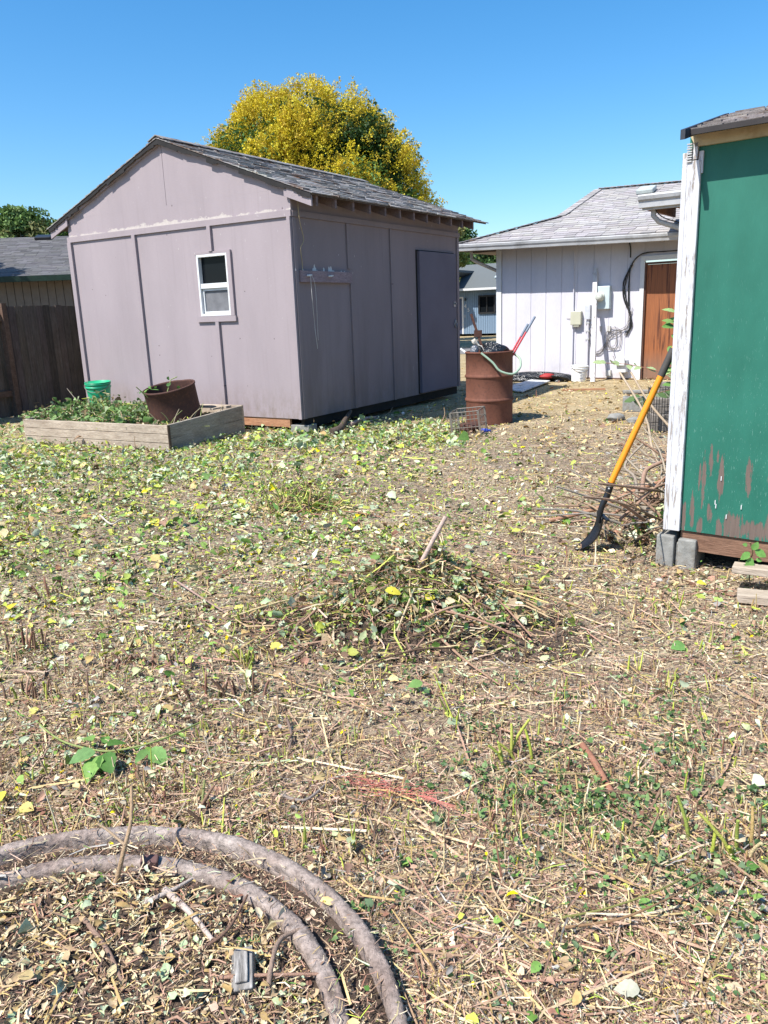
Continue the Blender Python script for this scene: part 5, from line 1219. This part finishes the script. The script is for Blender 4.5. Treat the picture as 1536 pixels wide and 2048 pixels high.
tag(mass('clippings', V, F, np.array(bg_ + PAL['pale'] * 2 + PAL['lime'] * 2)[rng.integers(0, 20, len(P))], M_leaf), 'loose green clippings on the ground before the raised bed', 'clippings', kind='stuff')

# ------------------------------------------------------------------ barrel and contents
BX, BY = 1.375, 9.90
br = empty('steel_drum', (BX, BY, 0), 0, 'rusty red brown steel drum stuffed with rubbish and tools', 'drum')
H = .885; RB = .29
b = MB(); prof = [(RB - .01, -.02), (RB, .0), (RB, .02)]
for zc in (.30, .59): prof += [(RB, zc - .03), (RB + .004, zc - .02), (RB + .014, zc - .008), (RB + .014, zc + .008), (RB + .004, zc + .02), (RB, zc + .03)]
prof += [(RB, H - .02), (RB + .008, H - .015), (RB + .010, H), (RB, H + .005), (RB - .008, H - .005), (RB - .01, H - .1), (RB - .015, .3)]
b.lathe(prof, 64); b.build('body', M_rust, br)
b = MB(); b.lathe([(RB - .016, H - .16), (.15, H - .12), (0.001, H - .10)], 32); b.build('fill', M_shade, br)
b = MB(); blob(b, (.06, .0, H - .0), (.17, .15, .10), seed=4, amp=.25); tag(b.build('rubbish_bag', M_bag, None, (BX, BY, 0)), 'shiny black rubbish bag bulging from the rusty drum', 'bag')
b = MB(); rows = []
for i in range(9):
    t = i / 8; rows.append([(-.20 + .17 * t + .02 * sin(7 * s), -.05 + .10 * s / 1.0 + .01 * sin(9 * t), H - .04 + .20 * (1 - t) * (1 - .3 * s) + .015 * sin(14 * t + 3 * s)) for s in np.linspace(0, 1, 9)])
b.grid(rows); o = b.build('torn_bag', m_bag('white_torn_plastic', (.62, .58, .52)), None, (BX, BY, 0)); o.modifiers.new('s', 'SOLIDIFY').thickness = .006; tag(o, 'pale torn plastic sack folded over the left rim of the rusty drum', 'bag')
b = MB(); blob(b, (-.19, -.06, H + .01), (.055, .05, .075), seed=9, amp=.1); tag(b.build('tarp_roll', M_gbag, None, (BX, BY, 0)), 'grey rounded plastic lump at the left rim of the drum', 'plastic')
# rusty post
q0 = atY(968, 706, BY - .02) - Vector((BX, BY, 0)); q1 = atY(942, 628, BY + .05) - Vector((BX, BY, 0))
b = MB(); b.beam(q0 + (q0 - q1) * .3, q1, .030, .022, up=(0, 1, 0)); m_ = q0.lerp(q1, .50); b.beam(m_ + Vector((-.045, -.016, 0)), m_ + Vector((.05, -.016, 0)), .012, .08, up=(0, 0, 1)); tag(b.build('fence_stake', M_rustd, None, (BX, BY, 0)), 'rusty stake with small cross plate standing in the drum', 'stake')
b = MB(); q0 = atY(921, 697, BY + .05) - Vector((BX, BY, 0)); q1 = atY(938, 710, BY + .0) - Vector((BX, BY, 0)); b.beam(q0, q1 + (q1 - q0) * .3, .022, .012, up=(0, 1, 0)); tag(b.build('board_end', M_white, None, (BX, BY, 0)), 'short white board end poking left out of the drum', 'board')
# loppers
e = empty('loppers', (BX, BY, 0), 0, 'long handled loppers with red handles and grey grips leaning in the drum', 'tool')
for (xa, ya, xb, yb, dY) in ((1028, 706, 1070, 633, 0), (1022, 708, 1056, 648, .04)):
    q0 = atY(xa, ya, BY + dY - .02) - Vector((BX, BY, 0)); q1 = atY(xb, yb, BY + dY) - Vector((BX, BY, 0)); m_ = q0.lerp(q1, .58)
    b = MB(); b.tube([q0 + (q0 - q1) * .35, m_], .011, 8); b.build('handle', m_plain('red_paint', (.55, .03, .05), .4, .5), e)
    b = MB(); b.tube([m_, q1], .0145, 8); b.build('grip', m_plain('grey_rubber', (.20, .24, .30), .6, .3), e)
# hose
pts = [(962, 706, -.30), (985, 725, -.33), (1000, 742, -.35), (1025, 748, -.34), (1040, 735, -.22), (1040, 718, -.1), (1028, 708, .0), (1010, 705, .05)]
b = MB(); P_ = [atY(px, py, BY + dY) - Vector((BX, BY, 0)) for px, py, dY in pts]; b.tube(P_, .0135, 9, spline=6)
hs = b.build('garden_hose', m_plain('pale_green_hose', (.34, .45, .33), .45, .4), None, (BX, BY, 0)); tag(hs, 'pale green garden hose looping over the front of the rusty drum', 'hose')
# wire crate
cc0 = G(945, 868, 0); cr = empty('wire_crate', (cc0.x - .02, cc0.y + .10, 0), -.35, 'old rusty wire milk crate standing on the grass before the drum', 'crate')
a = .165; hh = .27
M_wire = m_plain('dull_wire', (.20, .18, .155), .6, .4, .2, dirt=(.12, .06, .04))
b = MB()
for z in (0, .09, .18, hh):
    for (p0, p1) in (((-a, -a), (a, -a)), ((a, -a), (a, a)), ((a, a), (-a, a)), ((-a, a), (-a, -a))): b.tube([(*p0, z), (*p1, z)], .004 if z < hh else .006, 5)
for s in np.linspace(-a, a, 8):
    for (p, q) in (((s, -a), 0), ((s, a), 0), ((-a, s), 0), ((a, s), 0)): b.tube([(*p, 0), (*p, hh)], .0032, 4)
    b.tube([(s, -a, 0), (s, a, 0)], .003, 4); b.tube([(-a, s, 0), (a, s, 0)], .003, 4)
for (p, q) in ((-a, -a), (a, -a), (a, a), (-a, a)): b.box((p - .012, q - .003, 0), (p + .012, q + .003, hh))
b.build('wire_frame', M_wire, cr)
b = MB(); blob(b, (0, .02, .06), (.13, .12, .07), seed=7, amp=.35); b.build('rusty_sheet', M_rustd, cr)
cr.rotation_euler = (.03, -.10, -.35)
p = G(968, 862, .02); b = MB(); blob(b, (0, 0, .02), (.07, .03, .022), seed=3, amp=.5); tag(b.build('blue_wrapper', m_bag('blue_plastic', (.05, .08, .45)), None, (p.x, p.y, 0)), 'crumpled blue plastic wrapper at the foot of the wire crate', 'wrapper')

# ------------------------------------------------------------------ shovel
e = empty('shovel', (1.16, 4.42, 0), 0, 'orange handled shovel with black blade leaning against the green shed', 'shovel')
O_ = Vector((1.16, 4.42, 0))
A0 = up(1222, 966, 4.42); B0 = up(1322, 752, 4.39); Ct = up(1347, 697, 4.38); ax = (Ct - A0).normalized(); top = Ct + ax * .13
M_or = m_plain('orange_fibreglass', (.80, .27, .015), .3, .5, var=.05); M_gg = m_plain('dark_grey_grip', (.07, .065, .06), .6, .3); M_bm = m_plain('black_steel', (.012, .012, .014), .35, .5, var=.2)
b = MB(); b.tube([A0 - O_, B0 - O_ + ax * .02], .0185, 14); b.build('shaft', M_or, e)
b = MB(); b.tube([B0 - O_, Ct - O_], .0205, 14); b.build('grip', M_gg, e)
b = MB(); sdv = Vector((.2, .95, .1)).normalized(); t1 = top - O_; b.tube([Ct - O_, Ct - O_ + ax * .03, Ct - O_ + ax * .07 + sdv * .05, t1 + sdv * .055, t1 - sdv * .055, Ct - O_ + ax * .07 - sdv * .05, Ct - O_ + ax * .03], .012, 8, spline=3); b.build('handle', M_or, e)
b = MB(); S1 = up(1203, 1015, 4.42); S2 = up(1197, 1045, 4.42); b.tube([A0 - O_ + ax * .004, A0.lerp(S1, .5) - O_ + Vector((.005, 0, 0)), S1 - O_, S2 - O_ ], [.0205, .019, .017, .016], 12, spline=5); b.build('socket', M_bm, e)
rows = []
K0 = up(1206, 1032, 4.42); K1 = up(1204, 1082, 4.42); K2 = up(1154, 1101, 4.43)
nrm = Vector((-.7, 0, .7))
for i in range(13):
    t = i / 12; c_ = K0 * (1 - t) ** 2 + K1 * 2 * t * (1 - t) + K2 * t * t; hw = .105 * (1 if t < .45 else max(.02, sqrt(max(0, 1 - ((t - .45) / .56) ** 2)))) * .72
    rows.append([c_ - O_ + Vector((.10 * s * hw, s * hw, .0)) + Vector((.75, 0, -.55)) * (-.030 * (s * s) * (1 - .3 * t)) for s in np.linspace(-1, 1, 11)])
b = MB(); b.grid(rows); o = b.build('blade', M_bm, e); sm = o.modifiers.new('s', 'SOLIDIFY'); sm.thickness = .003
b = MB(); b.beam(K0 - O_ + Vector((0, -.10, 0)), K0 - O_ + Vector((0, .10, 0)), .022, .008, up=(-.3, 0, 1)); b.build('foot_step', M_bm, e)
b = MB(); q = A0 - O_ - ax * .03; b.tube([q + Vector((-.005, -.024, 0)), q + Vector((-.005, -.016, 0))], .004, 8); b.build('rivet', M_white, e)

# ------------------------------------------------------------------ brush by the green shed
bp = empty('brush_pile', (1.75, 5.3, 0), 0, 'tangled heap of bare cut branches along the side of the green shed', 'brush pile')
O_ = Vector((1.75, 5.3, 0)); r = random.Random(77)
n_side = Vector((sin(SY), cos(SY), 0)); w_side = Vector((cos(SY), -sin(SY), 0)); S3 = Vector((*S0, 0))
b = MB()
for k in range(300):
    t = r.uniform(.15, 2.8); off = -abs(r.gauss(0, .24)) - .03; p = S3 + n_side * t + w_side * off; p.z = r.uniform(.01, .06 + .42 * max(0, 1 + off / .45))
    a = r.uniform(0, 2 * pi); L = r.uniform(.2, .8); d = (n_side * cos(a) + w_side * sin(a) * .5); d.z = r.uniform(0, .45); d.normalize()
    q = p + d * L; m_ = p.lerp(q, .5) + Vector((r.gauss(0, .03), r.gauss(0, .03), r.uniform(0, .05)))
    for v in (q, m_):
        dd = (v - S3).dot(w_side)
        if dd > -.03: v -= w_side * (dd + .03 + r.random() * .05)
    cc = r.choice([(.34, .22, .15), (.45, .31, .2), (.50, .42, .32), (.3, .2, .15), (.55, .35, .25), (.42, .38, .33)])
    rad = r.choice([.004, .005, .007, .010]); b.tube([p - O_, m_ - O_, q - O_], [rad, rad * .85, rad * .5], 6, cc, spline=4)
b.build('branches', W_stick, bp)
n = 3200; t = rng.uniform(.2, 2.8, n); of = -np.abs(rng.normal(0, .22, n)) - .03; P = np.array([list(S3 + n_side * float(a_) + w_side * float(c_) - O_) for a_, c_ in zip(t, of)]); P[:, 2] = (rng.random(n) * .34 * np.clip(1 + of / .4, 0, 1)) + .01
sz = np.exp(rng.normal(-3.9, .5, n)); V, F = leaf_pieces(P, sz * 1.5, sz, .8, .3); tag(mass('dry_leaves', V, F, np.array(PAL['brown'] + PAL['pale'] + PAL['tan'] + PAL['green'][:2])[rng.integers(0, 16, n)], M_litter, bp), kind='stuff')
stick3([up(1098, 1041, 5.05), up(1190, 1018, 5.0), up(1260, 985, 4.98), up(1345, 955, 4.95)], .014, 'long straight reddish brown branch lying behind the shovel', (.50, .28, .18), .9, name='branch', cat='branch')
stick3([up(1222, 1030, 4.95), up(1260, 1008, 4.93), up(1300, 985, 4.9)], .010, 'shorter reddish branch just below the long straight one', (.48, .27, .18), .8, name='branch', cat='branch')
stick3([up(1285, 985, 4.75), up(1288, 950, 4.8), up(1300, 935, 4.85), up(1340, 918, 4.9)], .016, 'thick crooked pinkish branch at the shed side', (.50, .33, .25), .7, name='branch', cat='branch')
stick3([up(1275, 1000, 4.9), up(1270, 955, 5.0), up(1250, 935, 5.1), up(1262, 912, 5.2), up(1290, 885, 5.3)], .011, 'grey crooked branch bending left behind the shovel', (.44, .37, .30), .6, name='branch', cat='branch')
stick3([up(1278, 1005, 4.7), up(1300, 1025, 4.65), up(1320, 1040, 4.6)], .020, 'thick grey cut log piece by the shed side', (.42, .36, .29), .8, name='branch', cat='branch')
stick3([up(1300, 1045, 4.6), up(1325, 1028, 4.6), up(1350, 1000, 4.65)], .024, 'dark thick branch at the foot of the white corner board', (.22, .18, .16), .8, name='branch', cat='branch')
stick3([up(1240, 745, 7.0), up(1290, 830, 6.2), up(1305, 900, 5.6), up(1325, 935, 5.2)], .009, 'thin tan stalk slanting behind the orange shovel handle', (.58, .46, .33), 1.2)
stick3([up(1262, 745, 7.2), up(1298, 805, 6.6), up(1345, 860, 6.0)], .009, 'second thin tan stalk slanting towards the corner board', (.55, .43, .30), 1.2)
# vines climbing with leaves behind corner board and near plank
def vine(pts, leaves, label, seed, Lr=(.05, .08), cols=GR, stemc=(.36, .25, .14)):
    c0 = pts[0].copy(); c0.z = 0; e = empty('vine', c0, 0, label, 'plant'); r = random.Random(seed)
    b = MB(); b.tube([p - c0 for p in pts], .0035, 5, stemc, spline=4); b.build('stem', W_stick, e)
    P_, _ = smooth_path([p - c0 for p in pts], [1] * len(pts), 6); b = MB()
    for k in range(leaves):
        p = r.choice(P_[2:]); a = r.uniform(0, 2 * pi); d = Vector((cos(a), sin(a) * .6, r.uniform(-.7, .4)))
        leaf_mesh(b, p + d * .01, d, (r.uniform(-.5, .5), -.6, .9), r.uniform(*Lr), r.uniform(*Lr) * .62, r.choice(cols), .2, .15)
    b.build('leaves', M_leaf, e); return e
vine([up(1352, 780, 6.3), up(1348, 740, 6.3), up(1345, 705, 6.3), up(1350, 660, 6.3), up(1356, 625, 6.3)], 26, 'green bramble vine climbing behind the white corner board', 1, (.07, .12), [(.26, .42, .12), (.36, .52, .2), (.16, .32, .08)])
vine([up(1345, 752, 6.6), up(1300, 738, 7.4), up(1250, 728, 8.0), up(1202, 726, 8.4)], 13, 'thin horizontal bramble stem with few leaves before the house door', 2, (.07, .11), [(.30, .42, .14), (.40, .50, .24)], (.40, .18, .12))
vine([up(1340, 780, 6.5), up(1300, 790, 7.0), up(1268, 800, 7.4)], 22, 'drooping leafy weed over the black wire cage', 3, (.06, .12), [(.20, .28, .12), (.28, .34, .2), (.12, .2, .07)])
vine([G(1500, 1170, .01), up(1498, 1130, 3.75), up(1505, 1105, 3.72), up(1500, 1085, 3.7)], 0, 'young bramble with bright green leaflets growing by the planks', 4)
e = [o for o in bpy.data.objects if o.name.startswith('vine') and o.parent is None][-1]
c0 = e.location.copy(); b = MB()
for (px, py, dx, dz, L, wd_) in ((1505, 1100, .35, .8, .05, .035), (1500, 1105, -.9, -.55, .06, .036), (1510, 1100, .8, -.5, .065, .04), (1503, 1115, -.35, -1, .085, .042), (1512, 1118, .6, -.2, .03, .02), (1495, 1090, -.8, .2, .03, .02)):
    leaf_mesh(b, up(px, py, 3.70) - c0, (dx, -.25, dz), (0, -1, .4), L, wd_, random.choice([(.24, .48, .12), (.20, .42, .10)]), .1, .12)
b.build('leaflets', M_leaf, e)
# retaining blocks, wire cage, stones
for i, (x, y, z, rz, sx, sy, sz_, lb) in enumerate(((3.35, 8.75, 0, -.1, .65, .25, .19, 'long grey timber at the base of the low retaining wall'), (3.37, 8.79, .192, -.08, .62, .22, .17, 'grey weathered timber, middle of the retaining wall'), (3.42, 8.84, .364, -.12, .5, .2, .16, 'grey weathered timber on top of the retaining wall'))):
    b = MB(); b.box((-sx / 2, -sy / 2, 0), (sx / 2, sy / 2, sz_)); bevel(tag(b.build('timber', m_wood('grey_timber%d' % i, (.24, .21, .18), (.38, .34, .30), (1.5, 8, 8), 4), None, (x, y, z), (0, 0, rz)), lb, 'timber'), .008)
p = G(1268, 822); cinder('concrete_block', (p.x, p.y, 0), -.3, 'pale grey concrete block under the drooping weed left of the timbers', sx=.3, sy=.2, sz=.19)
p = G(1232, 838); b = MB(); blob(b, (0, 0, .02), (.11, .08, .055), seed=11, amp=.15); tag(b.build('stone', M_conc, None, (p.x, p.y, 0)), 'flat pale stone on dry grass left of the blocks', 'stone')
p = G(1270, 845); b = MB(); blob(b, (0, 0, .02), (.10, .07, .05), seed=12, amp=.15); tag(b.build('stone', M_conc, None, (p.x, p.y, 0)), 'grey round stone just right of the pale flat stone', 'stone')
p = G(1225, 768); p = Vector((4.2, 12.6, 0)); b = MB(); b.box((-.3, -.08, 0), (.3, .08, .045)); tag(bevel(b.build('stepping_stone', M_conc, None, p, (0, 0, -.2)), .01), 'flat grey slab on dry grass before the house door', 'slab')
p = G(1180, 783); b = MB(); b.box((-.4, -.03, 0), (.3, .03, .03)); tag(b.build('plank', W_raw, None, (p.x, p.y + .2, .0), (0, 0, -.12)), 'thin tan board on the ground at the foot of the white pole', 'plank')
cg = empty('wire_cage', (3.02, 8.45, 0), 0, 'black wire cage standing among weeds before the retaining timbers', 'cage')
b = MB()
for k in range(14):
    a = 2 * pi * k / 14; b.tube([(.13 * cos(a), .13 * sin(a), 0), (.13 * cos(a), .13 * sin(a), .52)], .004, 4)
for z in (.12, .32, .50): b.tube([(.13 * cos(a), .13 * sin(a), z) for a in np.linspace(0, 2 * pi, 20)], .004, 4)
b.build('wires', M_black, cg)

# ------------------------------------------------------------------ trees
def tree(name, base, crown, rad, n, cols, label, leaf=(.10, .16), trunk_r=.16, clumps=60, seed=0, blooms=None, lump=.22, ell=.75):
    rr = np.random.default_rng(seed); base = Vector(base)
    e = empty(name, base, 0, label, 'tree'); cz = Vector(crown) - base
    b = MB(); b.tube([(0, 0, -.2), (.05, 0, cz.z * .4), (0, .05, cz.z)], [trunk_r, trunk_r * .8, trunk_r * .4], 9, (1, 1, 1), spline=3)
    b.build('trunk', M_bark, e)
    for k in range(9):
        a = 2 * pi * k / 9 + rr.uniform(-.3, .3); el = rr.uniform(.1, 1.1); q = Vector((cos(a) * cos(el) * rad[0] * .8, sin(a) * cos(el) * rad[1] * .8, sin(el) * rad[2] * .8))
        s = Vector((0, 0, cz.z * rr.uniform(.45, .8))); b = MB(); b.tube([s, s.lerp(cz + q, .5) + Vector((0, 0, .15)), cz + q], [trunk_r * .4, trunk_r * .25, trunk_r * .08], 6, spline=3); b.build('limb', M_bark, e)
    # clumps on and in the crown
    d = rr.normal(0, 1, (clumps, 3)); d /= np.linalg.norm(d, axis=1)[:, None]; d[:, 2] = np.where(d[:, 2] < -.55, -d[:, 2], d[:, 2])
    rad = np.array(rad); Cc = np.array(cz) + d * rad * rr.uniform(ell, 1.0, (clumps, 1)); cr_ = rad.mean() * lump * rr.uniform(.7, 1.35, clumps)
    m = n // clumps; k = np.repeat(np.arange(clumps), m)
    o = rr.normal(0, 1, (len(k), 3)); o /= np.linalg.norm(o, axis=1)[:, None]; o *= rr.random((len(k), 1)) ** .45
    P = Cc[k] + o * cr_[k][:, None] * np.array([1.15, 1.15, .85])
    ni = n // 5; oi = rr.normal(0, 1, (ni, 3)); oi /= np.linalg.norm(oi, axis=1)[:, None]; Pi = np.array(cz) + oi * rad * .8 * rr.random((ni, 1)) ** .4
    P = np.r_[P, Pi]; L = rr.uniform(*leaf, len(P)); global rng; sv = rng; rng = rr
    V, F = leaf_pieces(P, L, L * .45, .7, .2); rng = sv
    cb = np.array(cols)[rr.integers(0, len(cols), clumps)]; cc = np.r_[cb[k], np.array(cols)[rr.integers(0, len(cols), ni)]] * rr.uniform(.65, 1.3, (len(P), 1))
    ck = mass('crown', V, F, cc, M_leaf, e)
    if blooms:
        nb, bcols, bias = blooms
        d = rr.normal(0, 1, (nb * 6, 3)); d /= np.linalg.norm(d, axis=1)[:, None]; d = d[d[:, 2] > -.25]
        # blooms come in drifts, more of them on the sunny left
        dr = (.5 + .5 * np.sin(d[:, 0] * 6.2 + 1.1 + 1.5 * np.sin(d[:, 2] * 4)) * np.sin(d[:, 2] * 7.1 + d[:, 1] * 3.5 + .4)) ** 2
        kk = rr.random(len(d)) < np.clip(bias(d) * (.10 + 1.8 * dr), 0, 1); d = d[kk][:nb]; nb = len(d)
        # spot on the clump surfaces
        surf = 1 + .10 * np.sin(d[:, 0] * 9 + 2) * np.sin(d[:, 2] * 8 + d[:, 1] * 5)
        Bc = np.array(cz) + d * rad * (surf * 1.0)[:, None] * rr.uniform(.94, 1.07, (nb, 1))
        m = 44; k = np.repeat(np.arange(nb), m); ax_ = d + np.array([0, 0, .5]) + rr.normal(0, .35, d.shape); ax_ /= np.linalg.norm(ax_, axis=1)[:, None]
        t = rr.random(len(k)); P = Bc[k] + ax_[k] * (t * .50)[:, None] + rr.normal(0, 1, (len(k), 3)) * (.12 * (1.15 - t))[:, None]
        L = rr.uniform(.035, .085, len(P)); rng = rr; V, F = leaf_pieces(P, L, L * .5, .8, .2); rng = sv
        cc = np.array(bcols)[rr.integers(0, len(bcols), nb)][k] * rr.uniform(.75, 1.15, (len(P), 1)); mass('flowers', V, F, cc, M_leaf, e)
    return e
dk = [(.06, .13, .03), (.09, .18, .04), (.05, .10, .025), (.14, .24, .05)]
tree('goldenrain_tree', (-2.15, 31, 0), (-2.1, 31, 4.6), (4.0, 3.7, 4.1), 80000, dk + [(.04, .09, .02)], 'large round tree covered in yellow flower sprays behind the mauve shed', (.09, .17), .22, 90, 5,
     blooms=(4600, [(.85, .68, .03), (.85, .74, .06), (.82, .66, .05), (.76, .60, .05), (.74, .54, .05)], lambda d: np.clip(.60 - .75 * d[:, 0] + .30 * np.clip(d[:, 2], 0, 1), .26, 1.4)))
tree('flowering_tree', (3.4, 38, 0), (2.75, 38, 3.6), (1.6, 1.5, 2.1), 12000, [(.34, .38, .12), (.44, .42, .16), (.24, .30, .08)], 'pale yellowish wispy tree peeking over the right end of the shed roof', (.10, .2), .12, 40, 8, lump=.2)
for i, (x, y, z, rx, rz, lab, sd) in enumerate(((-15.9, 31, 2.9, 1.3, 1.7, 'low green tree at the far left picture edge', 1), (-14.3, 31, 3.3, 1.1, 1.8, 'rounded green tree behind the tan house', 2), (-13.1, 31, 3.7, 1.1, 2.0, 'taller green tree next to the shed gable at left', 3), (-11.6, 31, 3.3, 1.2, 1.8, 'green tree half hidden behind the shed eave', 4))):
    tree('green_tree', (x, y, 0), (x, y, z), (rx, rx * .8, rz), 11000, [(.15, .25, .07), (.20, .32, .10), (.26, .36, .12), (.11, .19, .05), (.30, .31, .13)], lab, (.12, .22), .14, 34, 20 + sd, lump=.3)
tree('green_tree', (-13.3, 17.2, 0), (-13.3, 17.6, 6.3), (1.9, 1.9, 2.2), 9000, dk, 'leafy tree beyond the left picture edge shading the tan house roof', (.12, .22), .14, 30, 41)
for (x, y, z, rx, rz, lab, sd) in ((5.3, 60, 4.6, 2.7, 3.4, 'dark green tree behind the blue house, left', 51), (8.7, 62, 3.6, 2.2, 2.6, 'small yellow green tree behind the blue house, right', 52), (12.5, 64, 4.2, 2.6, 3.0, 'green tree hidden mostly behind the lilac house', 53)):
    tree('green_tree', (x, y, 0), (x, y, z), (rx, rx * .8, rz), 9000, [(.10, .20, .06), (.16, .26, .08), (.24, .32, .10)], lab, (.18, .32), .16, 30, sd, lump=.3)
